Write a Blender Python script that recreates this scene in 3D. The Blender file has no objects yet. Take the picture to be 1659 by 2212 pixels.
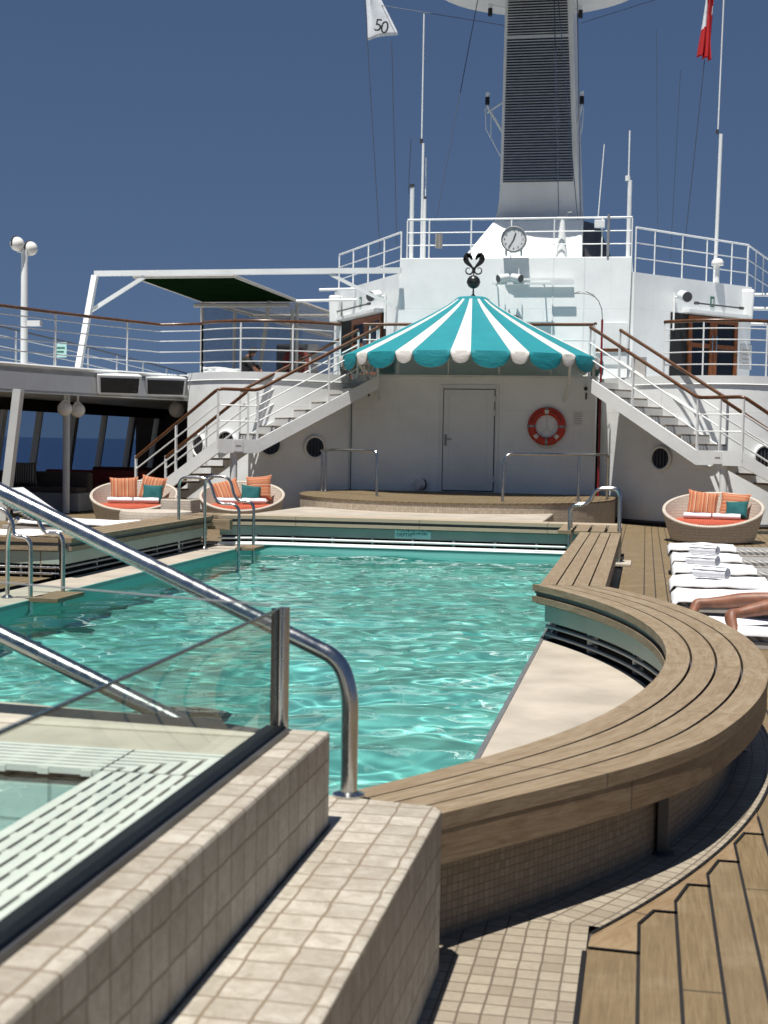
import bpy, bmesh, math, random
import numpy as np
from mathutils import Vector, Matrix
R_ = math.radians
SC = bpy.context.scene
COL = SC.collection
random.seed(7)
rng = np.random.default_rng(5)

# ------------------------------------------------------------------ camera, world, sun
EYE = 1.6
F_, CX, CY, ROLL = 3000.0, 829.5, 1106.0, R_(1.0)   # the photograph measured on a 1659 x 2212 grid
cr, sr = math.cos(ROLL), math.sin(ROLL)
def _un(x, y):
    u, v = x - CX, y - CY
    return u * cr + v * sr, -u * sr + v * cr
_u0, _v0 = _un(1396., 966.)
PITCH = math.atan(-_v0 / F_)
YAW = math.atan(_u0 / F_ * math.cos(PITCH))
FWD = Vector((-math.sin(YAW) * math.cos(PITCH), math.cos(YAW) * math.cos(PITCH), -math.sin(PITCH)))
RGT = Vector((math.cos(YAW), math.sin(YAW), 0))
UPV = RGT.cross(FWD)
CAMP = Vector((0, 0, EYE))
def _ray(x, y):
    u, v = _un(x, y)
    return FWD + RGT * (u / F_) - UPV * (v / F_)
def A(x, y, Y):                    # the point seen at a photo position on the transverse plane Y
    d = _ray(x, y); return CAMP + d * (Y / d.y)
def G(x, y, z):                    # ... on the horizontal plane z
    d = _ray(x, y); return CAMP + d * ((z - EYE) / d.z)

cam = bpy.data.cameras.new('camera'); camo = bpy.data.objects.new('camera', cam); COL.objects.link(camo)
cr_, cu_ = RGT * cr + UPV * sr, -RGT * sr + UPV * cr
camo.matrix_world = Matrix(((cr_.x, cu_.x, -FWD.x, 0), (cr_.y, cu_.y, -FWD.y, 0), (cr_.z, cu_.z, -FWD.z, EYE), (0, 0, 0, 1)))
cam.sensor_fit = 'VERTICAL'; cam.sensor_height = 36; cam.sensor_width = 27
cam.lens = F_ / 2212 * 36
cam.clip_end = 60000; cam.clip_start = 0.05
cam.dof.use_dof = True; cam.dof.focus_distance = 12.0; cam.dof.aperture_fstop = 5.6
SC.camera = camo

SUN = Vector((-0.085, -0.32, 1.0)).normalized()
ELEV = math.asin(SUN.z); ROT = math.atan2(SUN.x, SUN.y)
W = bpy.data.worlds.new('World'); SC.world = W; W.use_nodes = True
nt = W.node_tree; nt.nodes.clear()
sky = nt.nodes.new('ShaderNodeTexSky'); sky.sky_type = 'NISHITA'; sky.sun_disc = False
sky.sun_elevation = ELEV; sky.sun_rotation = ROT
sky.altitude = 0; sky.air_density = 0.6; sky.dust_density = 0.0; sky.ozone_density = 6.0
bg = nt.nodes.new('ShaderNodeBackground'); bg.inputs['Strength'].default_value = 0.1
wo = nt.nodes.new('ShaderNodeOutputWorld')
def _vm(op, a, b):               # soft shoulder: the deep blue sky stays deep down to the horizon
    n = nt.nodes.new('ShaderNodeVectorMath'); n.operation = op
    for i, v in enumerate((a, b)):
        if hasattr(v, 'is_output'): nt.links.new(v, n.inputs[i])
        else: n.inputs[i].default_value = v
    return n.outputs[0]
SKC = (0.86, 1.42, 2.62)
a_ = _vm('MULTIPLY', sky.outputs[0], (1.22, 1.22, 1.22))
nt.links.new(_vm('DIVIDE', _vm('MULTIPLY', a_, SKC), _vm('ADD', a_, SKC)), bg.inputs[0]); nt.links.new(bg.outputs[0], wo.inputs[0])
sl = bpy.data.lights.new('sun', 'SUN'); slo = bpy.data.objects.new('sun', sl); COL.objects.link(slo)
sl.energy = 5.0; sl.angle = R_(0.53); sl.color = (1.0, 0.95, 0.88)
slo.rotation_euler = SUN.to_track_quat('Z', 'Y').to_euler(); slo.location = (0, 0, 30)
try:
    sl.cycles.is_caustics_light = True
except Exception: pass
vs = SC.view_settings
SC.display_settings.display_device = 'sRGB'
vs.view_transform = 'Standard'; vs.look = 'None'; vs.gamma = 1; vs.exposure = 0.42; vs.use_curve_mapping = False
SC.cycles.max_bounces = 10; SC.cycles.transparent_max_bounces = 24; SC.cycles.transmission_bounces = 8
SC.cycles.sample_clamp_indirect = 4.0
SC.cycles.use_denoising = True

# ------------------------------------------------------------------ materials
def newmat(name):
    m = bpy.data.materials.new(name); m.use_nodes = True
    t = m.node_tree; t.nodes.clear()
    o = t.nodes.new('ShaderNodeOutputMaterial'); b = t.nodes.new('ShaderNodeBsdfPrincipled')
    t.links.new(b.outputs[0], o.inputs[0])
    return m, t, b, o
def nd(t, typ, **kw):
    n = t.nodes.new(typ)
    for k, v in kw.items():
        if k[0] == '_': setattr(n, k[1:], v)
        else:
            key = k.replace('__', ' ')
            n.inputs[int(key[1:]) if key[0] == 'i' and key[1:].isdigit() else key].default_value = v
    return n
def lk(t, a, b): t.links.new(a, b)
def rgba(c): return (c[0], c[1], c[2], 1)
def mixc(t, fac, c1, c2, mode='MIX'):
    n = t.nodes.new('ShaderNodeMix'); n.data_type = 'RGBA'; n.blend_type = mode
    for s, v in ((n.inputs[0], fac), (n.inputs[6], c1), (n.inputs[7], c2)):
        if hasattr(v, 'is_output'): t.links.new(v, s)
        elif isinstance(v, (int, float)): s.default_value = v
        else: s.default_value = rgba(v)
    return n.outputs[2]
def mth(t, op, a, b=None, clamp=False):
    n = t.nodes.new('ShaderNodeMath'); n.operation = op; n.use_clamp = clamp
    for i, v in enumerate((a, b)):
        if v is None: continue
        if hasattr(v, 'is_output'): t.links.new(v, n.inputs[i])
        else: n.inputs[i].default_value = v
    return n.outputs[0]
def ramp(t, fac, stops):
    n = t.nodes.new('ShaderNodeValToRGB'); e = n.color_ramp.elements
    while len(e) < len(stops): e.new(0.5)
    for i, (p, c) in enumerate(stops):
        e[i].position = p; e[i].color = rgba(c) if not isinstance(c, (int, float)) else (c, c, c, 1)
    t.links.new(fac, n.inputs[0]); return n.outputs[0]
def coords(t, kind='Object', scale=(1, 1, 1), rot=(0, 0, 0)):
    c = t.nodes.new('ShaderNodeTexCoord'); m = t.nodes.new('ShaderNodeMapping')
    m.inputs['Scale'].default_value = scale; m.inputs['Rotation'].default_value = rot
    t.links.new(c.outputs[kind], m.inputs[0]); return m.outputs[0]
def noise(t, vec, scale, detail=4, rough=0.55, dist=0.0):
    n = nd(t, 'ShaderNodeTexNoise', Scale=scale, Detail=detail, Roughness=rough, Distortion=dist)
    t.links.new(vec, n.inputs['Vector']); return n.outputs[0]
def bump(t, b, h, strength=0.3, dist=0.01):
    n = nd(t, 'ShaderNodeBump', Strength=strength, Distance=dist)
    t.links.new(h, n.inputs['Height']); t.links.new(n.outputs[0], b.inputs['Normal']); return n
def plain(name, c, rough=0.5, metal=0.0, var=0.12, scale=6.0, bmp=0.05, bscale=60.0, spec=0.5, **kw):
    m, t, b, o = newmat(name)
    v = coords(t)
    n = noise(t, v, scale)
    d = tuple(x * (1 - var) for x in c); e = tuple(min(1, x * (1 + var * 0.5)) for x in c)
    lk(t, ramp(t, n, [(0.3, d), (0.7, e)]), b.inputs['Base Color'])
    b.inputs['Roughness'].default_value = rough; b.inputs['Metallic'].default_value = metal
    b.inputs['Specular IOR Level'].default_value = spec
    if bmp: bump(t, b, noise(t, v, bscale), bmp, 0.005)
    return m
M = {}
def white_paint(name, base=0.8, tint=(0.965, 1, 1.0), streak=0.25, seams=False):
    m, t, b, o = newmat(name)
    v = coords(t)
    big = noise(t, v, 0.9, 5, 0.6)
    st = noise(t, coords(t, scale=(5, 5, 0.35)), 2.2, 5, 0.7)
    c1 = tuple(base * k for k in tint); c2 = tuple(base * 0.86 * k for k in tint)
    c = mixc(t, ramp(t, big, [(0.42, 0), (0.75, 1)]), c1, c2)
    c = mixc(t, mth(t, 'MULTIPLY', ramp(t, st, [(0.56, 0), (0.8, 1)]), streak), c, (0.52, 0.44, 0.34))
    hgt = noise(t, v, 1.6, 3)
    if seams:
        tc = t.nodes.new('ShaderNodeTexCoord'); br = t.nodes.new('ShaderNodeTexBrick'); lk(t, tc.outputs['UV'], br.inputs['Vector']); br.offset = .37
        for k_, v_ in (('Scale', 1), ('Mortar Size', .009), ('Mortar Smooth', 1.0), ('Brick Width', 2.35), ('Row Height', 1.17)): br.inputs[k_].default_value = v_
        sm = br.outputs['Fac']
        c = mixc(t, mth(t, 'MULTIPLY', sm, .16), c, (0.42, 0.40, 0.37))
        rs = noise(t, coords(t, scale=(9, 9, 0.5)), 2.0, 4, .75)
        c = mixc(t, mth(t, 'MULTIPLY', mth(t, 'MULTIPLY', ramp(t, rs, [(0.60, 0), (0.74, 1)]), ramp(t, big, [(0.5, 0), (0.62, 1)])), .30), c, (0.44, 0.30, 0.17))
        hgt = mth(t, 'ADD', hgt, mth(t, 'MULTIPLY', sm, .25))
    lk(t, c, b.inputs['Base Color'])
    b.inputs['Roughness'].default_value = 0.42
    bump(t, b, hgt, 0.2, 0.05)
    return m
M['white'] = white_paint('white paint')
M['white_wall'] = white_paint('white wall paint', 0.89, streak=0.12, seams=True)
M['white_rail'] = white_paint('white rail paint', 0.8, streak=0.05)
M['grey_white'] = white_paint('grey white paint', 0.62)
M['door_white'] = white_paint('door paint', 0.8, streak=0.05)
M['grey_teal'] = plain('grey green panel', (0.34, 0.42, 0.37), 0.45, var=0.12, scale=2.5)
M['black'] = plain('black rubber', (0.012, 0.012, 0.013), 0.5, var=0.3)
M['gap_shade'] = plain('recess shade black', (0.008, 0.009, 0.010), 0.8, var=0.2)  # near-black colour stands for the shade deep inside gaps
M['charcoal'] = plain('charcoal metal', (0.06, 0.06, 0.065), 0.4, var=0.2)
M['grey_metal'] = plain('grey painted metal', (0.25, 0.26, 0.27), 0.45)
M['bar_grey'] = plain('grey bars', (0.30, 0.33, 0.34), 0.35, 0.6)
M['taupe'] = plain('taupe metal', (0.42, 0.40, 0.37), 0.45)
M['mesh_black'] = plain('speaker cloth', (0.035, 0.034, 0.033), 0.8, var=0.3, bmp=0.4, bscale=300)
M['gallery_shade'] = plain('gallery shade brown', (0.02, 0.014, 0.011), 0.6)  # the shade under the gallery ceiling, put into a near-black brown
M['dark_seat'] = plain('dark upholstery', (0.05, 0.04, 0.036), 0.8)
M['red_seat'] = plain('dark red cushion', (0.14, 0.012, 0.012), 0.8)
M['globe'] = plain('opal globe', (0.8, 0.79, 0.75), 0.25, var=0.04, bmp=0)
M['red'] = plain('red paint', (0.22, 0.012, 0.014), 0.4)
M['buoy'] = plain('orange lifebuoy', (0.55, 0.045, 0.02), 0.5, var=0.15)
M['buoy_white'] = plain('reflective tape', (0.75, 0.74, 0.7), 0.4, var=0.1)
M['rope'] = plain('rope', (0.55, 0.5, 0.4), 0.8)
M['bronze'] = plain('dark bronze', (0.035, 0.032, 0.030), 0.35, 0.3, var=0.3)
M['ball'] = plain('dark ball', (0.045, 0.05, 0.048), 0.3, 0.5, var=0.4, scale=9)
M['orange'] = plain('orange seat cushion', (0.43, 0.078, 0.036), 0.8, var=0.12, scale=14, bmp=0.25, bscale=220)
M['tealcloth'] = plain('teal cushion cloth', (0.006, 0.10, 0.105), 0.85, var=0.2, scale=16, bmp=0.25, bscale=220)
M['towel'] = plain('white towelling', (0.70, 0.71, 0.73), 0.95, var=0.08, scale=8, bmp=0.6, bscale=110)
M['towel_line'] = plain('grey towel border', (0.16, 0.17, 0.22), 0.9)
M['skin'] = plain('tanned skin', (0.235, 0.10, 0.058), 0.5, var=0.35, scale=14, bmp=0.3, bscale=140)
M['shorts'] = plain('navy swim shorts', (0.03, 0.05, 0.12), 0.8)
M['hair'] = plain('dark hair', (0.03, 0.02, 0.015), 0.6, bmp=0.5, bscale=150)
M['black_cloth'] = plain('black shirt cloth', (0.012, 0.012, 0.014), 0.85, bmp=0.3)
M['ledge'] = plain('beige pool ledge', (0.42, 0.375, 0.31), 0.7, var=0.22, scale=2.2, bmp=0.2, bscale=25)
M['trim'] = plain('grey pool trim', (0.13, 0.135, 0.14), 0.45)
M['poolstrip'] = plain('teal pool strip', (0.10, 0.30, 0.28), 0.35, var=0.1)
M['grate'] = plain('white grating plastic', (0.60, 0.62, 0.575), 0.5, var=0.08, scale=12)
M['coping'] = plain('hot tub coping stone', (0.42, 0.39, 0.32), 0.6, var=0.12, scale=9, bmp=0.2)
M['sign_green'] = plain('green sign', (0.02, 0.16, 0.10), 0.5)
M['notice'] = plain('notice board', (0.72, 0.73, 0.74), 0.4, var=0.03)
M['text'] = plain('dark lettering', (0.03, 0.07, 0.08), 0.6)
M['text_black'] = plain('black lettering', (0.012, 0.012, 0.014), 0.6)
M['sign_teal'] = plain('pale teal sign', (0.50, 0.80, 0.77), 0.4, var=0.05)
M['clockface'] = plain('clock face', (0.72, 0.73, 0.74), 0.4, var=0.03, bmp=0)
M['tower'] = white_paint('tower paint', 0.72, (1, 1, 0.96))
M['louver'] = plain('louver grey', (0.80, 0.81, 0.80), 0.5)
M['flag_white'] = plain('white flag cloth', (0.72, 0.76, 0.80), 0.85)
M['flag_red'] = plain('red flag cloth', (0.50, 0.012, 0.018), 0.8)
M['wire'] = plain('wire', (0.05, 0.07, 0.11), 0.6, var=0)
M['treads'] = plain('grey stair treads', (0.20, 0.17, 0.14), 0.7, var=0.25, scale=9)
M['curtain'] = plain('grey curtain', (0.06, 0.058, 0.055), 0.9)

def steel(name, c=(0.56, 0.57, 0.57), rough=0.2):
    m, t, b, o = newmat(name)
    v = coords(t)
    n = noise(t, v, 35, 5, 0.7); n2 = noise(t, v, 4, 4)
    b.inputs['Metallic'].default_value = 1
    lk(t, ramp(t, n2, [(0.3, tuple(x * 0.75 for x in c)), (0.7, c)]), b.inputs['Base Color'])
    lk(t, ramp(t, n, [(0.35, rough * 0.8), (0.75, rough * 1.7)]), b.inputs['Roughness'])
    bump(t, b, noise(t, v, 220, 2), 0.05, 0.001)
    return m
M['steel'] = steel('stainless steel')

def teak_deck():
    m, t, b, o = newmat('teak deck planks')
    tc = t.nodes.new('ShaderNodeTexCoord'); sp = t.nodes.new('ShaderNodeSeparateXYZ'); lk(t, tc.outputs['Object'], sp.inputs[0])
    P = 0.125
    xs = mth(t, 'DIVIDE', mth(t, 'ADD', sp.outputs[0], 50.0 * P - 0.018), P)
    fr = mth(t, 'FRACT', xs); pid = mth(t, 'FLOOR', xs)
    d = mth(t, 'ABSOLUTE', mth(t, 'SUBTRACT', fr, 0.5))
    seam = ramp(t, d, [(0.445, 0), (0.462, 1)])
    seam = mth(t, 'MULTIPLY', seam, mth(t, 'MAXIMUM', mth(t, 'GREATER_THAN', sp.outputs[0], 0.0), mth(t, 'LESS_THAN', sp.outputs[0], -0.3)))
    wn = t.nodes.new('ShaderNodeTexWhiteNoise'); wn.noise_dimensions = '1D'; lk(t, pid, wn.inputs['W'])
    yl = mth(t, 'ADD', mth(t, 'DIVIDE', sp.outputs[1], 2.6), mth(t, 'MULTIPLY', wn.outputs[0], 7.3))
    fy = mth(t, 'FRACT', yl); by = mth(t, 'FLOOR', yl)
    butt = ramp(t, mth(t, 'ABSOLUTE', mth(t, 'SUBTRACT', fy, 0.5)), [(0.4965, 0), (0.498, 1)])
    cb = t.nodes.new('ShaderNodeCombineXYZ'); lk(t, pid, cb.inputs[0]); lk(t, by, cb.inputs[1])
    wn2 = t.nodes.new('ShaderNodeTexWhiteNoise'); wn2.noise_dimensions = '2D'; lk(t, cb.outputs[0], wn2.inputs['Vector'])
    g = noise(t, coords(t, scale=(28, 1.3, 1)), 3.0, 6, 0.65, 0.4)
    st = noise(t, coords(t, scale=(1, 1, 1)), 2.6, 5, 0.65)
    c = ramp(t, g, [(0.25, (0.095, 0.062, 0.028)), (0.55, (0.175, 0.126, 0.062)), (0.8, (0.25, 0.19, 0.105))])
    c = mixc(t, mth(t, 'MULTIPLY', wn2.outputs[0], 0.55), c, (0.155, 0.112, 0.066))
    c = mixc(t, mth(t, 'MULTIPLY', ramp(t, st, [(0.5, 0), (0.75, 1)]), 0.35), c, (0.31, 0.25, 0.165))
    c = mixc(t, ramp(t, noise(t, coords(t, scale=(6, 1.2, 1)), 1.7, 3), [(0.68, 0), (0.8, 0.55)]), c, (0.07, 0.05, 0.035))
    c = mixc(t, mth(t, 'MAXIMUM', seam, mth(t, 'MULTIPLY', butt, 0.8)), c, (0.012, 0.011, 0.010))
    lk(t, c, b.inputs['Base Color']); b.inputs['Roughness'].default_value = 0.65
    h = mth(t, 'SUBTRACT', mth(t, 'MULTIPLY', g, 0.25), seam)
    bump(t, b, h, 0.45, 0.004)
    return m
M['deck'] = teak_deck()
def teak(name, joint=1.3, pale=0.0, kind='UV', tint=(1, 1, 1)):
    m, t, b, o = newmat(name)
    tc = t.nodes.new('ShaderNodeTexCoord'); sp = t.nodes.new('ShaderNodeSeparateXYZ'); lk(t, tc.outputs[kind], sp.inputs[0])
    fl = mth(t, 'FLOOR', mth(t, 'DIVIDE', sp.outputs[1], 0.13))
    wn0 = t.nodes.new('ShaderNodeTexWhiteNoise'); wn0.noise_dimensions = '1D'; lk(t, fl, wn0.inputs['W'])
    ul = mth(t, 'ADD', mth(t, 'DIVIDE', sp.outputs[0], joint), 0.37)
    bu = mth(t, 'FLOOR', ul)
    jn = ramp(t, mth(t, 'ABSOLUTE', mth(t, 'SUBTRACT', mth(t, 'FRACT', ul), 0.5)), [(0.496, 0), (0.4985, 1)])
    cb = t.nodes.new('ShaderNodeCombineXYZ'); lk(t, fl, cb.inputs[0]); lk(t, bu, cb.inputs[1])
    wn = t.nodes.new('ShaderNodeTexWhiteNoise'); wn.noise_dimensions = '2D'; lk(t, cb.outputs[0], wn.inputs['Vector'])
    # each board's own grain: the coordinates are shifted and slightly turned board by board
    off = t.nodes.new('ShaderNodeVectorMath'); off.operation = 'MULTIPLY_ADD'
    lk(t, wn.outputs['Color'], off.inputs[0]); off.inputs[1].default_value = (9, 9, 9); lk(t, tc.outputs[kind], off.inputs[2])
    mp = nd(t, 'ShaderNodeMapping', Scale=(1.6, 30, 20)); lk(t, off.outputs[0], mp.inputs[0])
    sk = t.nodes.new('ShaderNodeCombineXYZ'); lk(t, mth(t, 'MULTIPLY', mth(t, 'SUBTRACT', wn.outputs[0], 0.5), 0.5), sk.inputs[2])
    lk(t, sk.outputs[0], mp.inputs['Rotation'])
    g = noise(t, mp.outputs[0], 2.2, 7, 0.68, 0.9)
    mp2 = nd(t, 'ShaderNodeMapping', Scale=(1.2, 5, 3)); lk(t, off.outputs[0], mp2.inputs[0])
    wv = noise(t, mp2.outputs[0], 2.4, 4, 0.6, 2.2)
    mp3 = nd(t, 'ShaderNodeMapping', Scale=(3.5, 110, 60)); lk(t, off.outputs[0], mp3.inputs[0]); lk(t, sk.outputs[0], mp3.inputs['Rotation'])
    fine = noise(t, mp3.outputs[0], 2.0, 5, 0.75, 0.3)
    k = lambda c: tuple(x * (1 - pale) + pale * y for x, y in zip((c[0] * tint[0], c[1] * tint[1], c[2] * tint[2]), (0.52, 0.44, 0.33)))
    c = ramp(t, g, [(0.22, k((0.13, 0.088, 0.048))), (0.52, k((0.235, 0.175, 0.104))), (0.82, k((0.34, 0.272, 0.18)))])
    c = mixc(t, mth(t, 'MULTIPLY', ramp(t, wv, [(0.42, 0), (0.62, 1)]), 0.55), c, k((0.34, 0.28, 0.195)))
    c = mixc(t, mth(t, 'MULTIPLY', wn.outputs[0], 0.35), c, k((0.18, 0.12, 0.068)))
    c = mixc(t, mth(t, 'MULTIPLY', ramp(t, fine, [(0.52, 0), (0.72, 1)]), 0.5), c, k((0.10, 0.07, 0.045)))
    c = mixc(t, mth(t, 'MULTIPLY', ramp(t, fine, [(0.28, 1), (0.42, 0)]), 0.35), c, k((0.46, 0.40, 0.31)))
    c = mixc(t, mth(t, 'MULTIPLY', jn, 0.85), c, (0.035, 0.027, 0.02))
    lk(t, c, b.inputs['Base Color']); b.inputs['Roughness'].default_value = 0.62
    bump(t, b, g, 0.35, 0.003)
    return m
M['teak'] = teak('weathered teak', 1.35)
M['teak_dark'] = teak('stained teak', 1.6, 0.0, tint=(0.85, 0.8, 0.75))
M['coping_pale'] = teak('pale coping boards', 1.9, 0.55)
M['teak_obj'] = teak('teak boards', 1.1, 0.0, 'Object')
M['margin'] = teak('teak margin board', 2.3, 0.0, tint=(0.9, 0.82, 0.72))
M['varnish'] = plain('varnished wood rail', (0.115, 0.047, 0.018), 0.28, var=0.45, scale=7, bmp=0.03)
M['doorwood'] = plain('varnished door wood', (0.22, 0.075, 0.022), 0.3, var=0.3, scale=9)
M['doorglass'] = plain('dark door glass', (0.008, 0.008, 0.009), 0.05, var=0.0, bmp=0)
M['winglass'] = plain('porthole glass', (0.01, 0.011, 0.012), 0.05, var=0, bmp=0)

def tiles(name, w, h, c1, c2, grout, gs=0.006, rough=0.55, off=0.0, jitter=0.6, bmpd=0.006, distort=0.0, stone=0):
    m, t, b, o = newmat(name)
    tc = t.nodes.new('ShaderNodeTexCoord'); vec = tc.outputs['UV']
    if distort:
        nz = nd(t, 'ShaderNodeTexNoise', Scale=9.0, Detail=2.0); lk(t, vec, nz.inputs['Vector'])
        va = t.nodes.new('ShaderNodeVectorMath'); va.operation = 'MULTIPLY_ADD'
        lk(t, nz.outputs['Color'], va.inputs[0]); va.inputs[1].default_value = (distort, distort, 0); lk(t, vec, va.inputs[2]); vec = va.outputs[0]
    br = t.nodes.new('ShaderNodeTexBrick'); br.offset = off; br.squash = 1.0; br.offset_frequency = 2
    lk(t, vec, br.inputs['Vector'])
    br.inputs['Color1'].default_value = (0, 0, 0, 1); br.inputs['Color2'].default_value = (1, 1, 1, 1)
    br.inputs['Mortar'].default_value = (0.5, 0.5, 0.5, 1)
    br.inputs['Scale'].default_value = 1; br.inputs['Mortar Size'].default_value = gs; br.inputs['Mortar Smooth'].default_value = 0.35
    br.inputs['Bias'].default_value = 0; br.inputs['Brick Width'].default_value = w; br.inputs['Row Height'].default_value = h
    cc = t.nodes.new('ShaderNodeTexCoord')
    n = noise(t, cc.outputs['Object'], 38, 5, 0.7); n2 = noise(t, cc.outputs['Object'], 2.5, 3)
    cell = ramp(t, br.outputs['Color'], [(0.0, c1), (1.0, c2)])
    c = mixc(t, jitter, c1, cell) if jitter < 1 else cell
    c = mixc(t, mth(t, 'MULTIPLY', ramp(t, n, [(0.4, 0), (0.8, 1)]), 0.45), c, tuple(x * 0.62 for x in c1))
    c = mixc(t, mth(t, 'MULTIPLY', ramp(t, n2, [(0.45, 0), (0.75, 1)]), 0.35), c, tuple(x * 0.75 for x in c2))
    if stone:
        v1 = noise(t, cc.outputs['Object'], 16, 6, 0.75, 0.8); v2 = noise(t, cc.outputs['Object'], 90, 3, 0.6)
        c = mixc(t, mth(t, 'MULTIPLY', ramp(t, v1, [(0.46, 0), (0.66, 1)]), 0.55), c, (0.24, 0.205, 0.15))
        c = mixc(t, mth(t, 'MULTIPLY', ramp(t, v1, [(0.30, 1), (0.44, 0)]), 0.45), c, (0.60, 0.57, 0.51))
        c = mixc(t, mth(t, 'MULTIPLY', ramp(t, v2, [(0.60, 0), (0.72, 1)]), 0.5), c, (0.17, 0.14, 0.10))
        n = mth(t, 'ADD', n, mth(t, 'MULTIPLY', v1, 1.2))
    c = mixc(t, br.outputs['Fac'], c, grout)
    lk(t, c, b.inputs['Base Color']); b.inputs['Roughness'].default_value = rough
    hh = mth(t, 'SUBTRACT', mth(t, 'MULTIPLY', n, 0.18), br.outputs['Fac'])
    bump(t, b, hh, 0.8, bmpd)
    return m
M['tile_big'] = tiles('hot tub wall tiles', 0.1, 0.1, (0.36, 0.325, 0.265), (0.51, 0.47, 0.395), (0.23, 0.18, 0.12), 0.0036, distort=0.016, jitter=1.0, stone=1)
M['tile_floor'] = tiles('floor mosaic', 0.068, 0.072, (0.26, 0.22, 0.165), (0.43, 0.38, 0.30), (0.14, 0.112, 0.078), 0.0035, distort=0.008)
M['tile_small'] = tiles('small mosaic', 0.026, 0.028, (0.20, 0.155, 0.105), (0.32, 0.26, 0.19), (0.13, 0.10, 0.07), 0.0018, bmpd=0.002)
M['tile_stage'] = tiles('stage mosaic', 0.05, 0.05, (0.40, 0.33, 0.25), (0.54, 0.46, 0.36), (0.30, 0.25, 0.19), 0.003, jitter=1.0, bmpd=0.002)
M['tile_spa'] = tiles('spa tiles', 0.15, 0.15, (0.58, 0.68, 0.66), (0.66, 0.75, 0.72), (0.36, 0.43, 0.41), 0.005)

def wicker():
    m, t, b, o = newmat('woven wicker')
    tc = t.nodes.new('ShaderNodeTexCoord')
    br = t.nodes.new('ShaderNodeTexBrick'); lk(t, tc.outputs['UV'], br.inputs['Vector']); br.offset = 0.5
    br.inputs['Scale'].default_value = 1; br.inputs['Brick Width'].default_value = 0.035; br.inputs['Row Height'].default_value = 0.05
    br.inputs['Mortar Size'].default_value = 0.005; br.inputs['Mortar Smooth'].default_value = 0.8
    br.inputs['Color1'].default_value = (0.62, 0.56, 0.48, 1); br.inputs['Color2'].default_value = (0.54, 0.48, 0.41, 1); br.inputs['Mortar'].default_value = (0.36, 0.31, 0.25, 1)
    lk(t, br.outputs['Color'], b.inputs['Base Color']); b.inputs['Roughness'].default_value = 0.6
    bump(t, b, mth(t, 'SUBTRACT', 1.0, br.outputs['Fac']), 0.6, 0.006)
    return m
M['wicker'] = wicker()
def stripes(name, horizontal=False):
    m, t, b, o = newmat(name)
    tc = t.nodes.new('ShaderNodeTexCoord'); sp = t.nodes.new('ShaderNodeSeparateXYZ'); lk(t, tc.outputs['UV'], sp.inputs[0])
    u = sp.outputs[1 if horizontal else 0]
    n = t.nodes.new('ShaderNodeValToRGB'); n.color_ramp.interpolation = 'CONSTANT'
    cols = [(0.42, 0.135, 0.065), (0.50, 0.27, 0.14), (0.36, 0.10, 0.05), (0.45, 0.17, 0.085), (0.54, 0.34, 0.20), (0.20, 0.045, 0.03), (0.43, 0.15, 0.07), (0.42, 0.20, 0.10)]
    e = n.color_ramp.elements
    while len(e) < len(cols): e.new(0.5)
    ps = [0, .18, .27, .42, .56, .64, .70, .88]
    for i, c in enumerate(cols): e[i].position = ps[i]; e[i].color = rgba(c)
    lk(t, mth(t, 'FRACT', mth(t, 'MULTIPLY', u, 2.6)), n.inputs[0])
    lk(t, n.outputs[0], b.inputs['Base Color']); b.inputs['Roughness'].default_value = 0.85
    bump(t, b, noise(t, coords(t), 160), 0.3, 0.003)
    return m
M['stripe_v'] = stripes('orange striped cushion'); M['stripe_h'] = stripes('orange cross striped cushion', True)
def woven():
    m, t, b, o = newmat('grey woven sling')
    v = coords(t, scale=(1, 1, 1))
    w1 = nd(t, 'ShaderNodeTexWave', Scale=8.0, Distortion=0.0); w1.bands_direction = 'DIAGONAL'; lk(t, v, w1.inputs['Vector'])
    w2 = nd(t, 'ShaderNodeTexWave', Scale=8.0); w2.bands_direction = 'DIAGONAL'; lk(t, coords(t, scale=(1, -1, 1)), w2.inputs['Vector'])
    c = mixc(t, w1.outputs[1], (0.10, 0.10, 0.10), (0.46, 0.45, 0.43))
    c = mixc(t, mth(t, 'MULTIPLY', w2.outputs[1], 0.5), c, (0.2, 0.2, 0.2))
    lk(t, c, b.inputs['Base Color']); b.inputs['Roughness'].default_value = 0.8
    return m
M['woven'] = woven()
def darkstripe():
    m, t, b, o = newmat('dark striped cushion')
    w = nd(t, 'ShaderNodeTexWave', Scale=6.0); lk(t, coords(t), w.inputs['Vector'])
    lk(t, ramp(t, w.outputs[1], [(0.55, (0.03, 0.028, 0.026)), (0.7, (0.25, 0.23, 0.2))]), b.inputs['Base Color'])
    return m
M['darkstripe'] = darkstripe()

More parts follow.
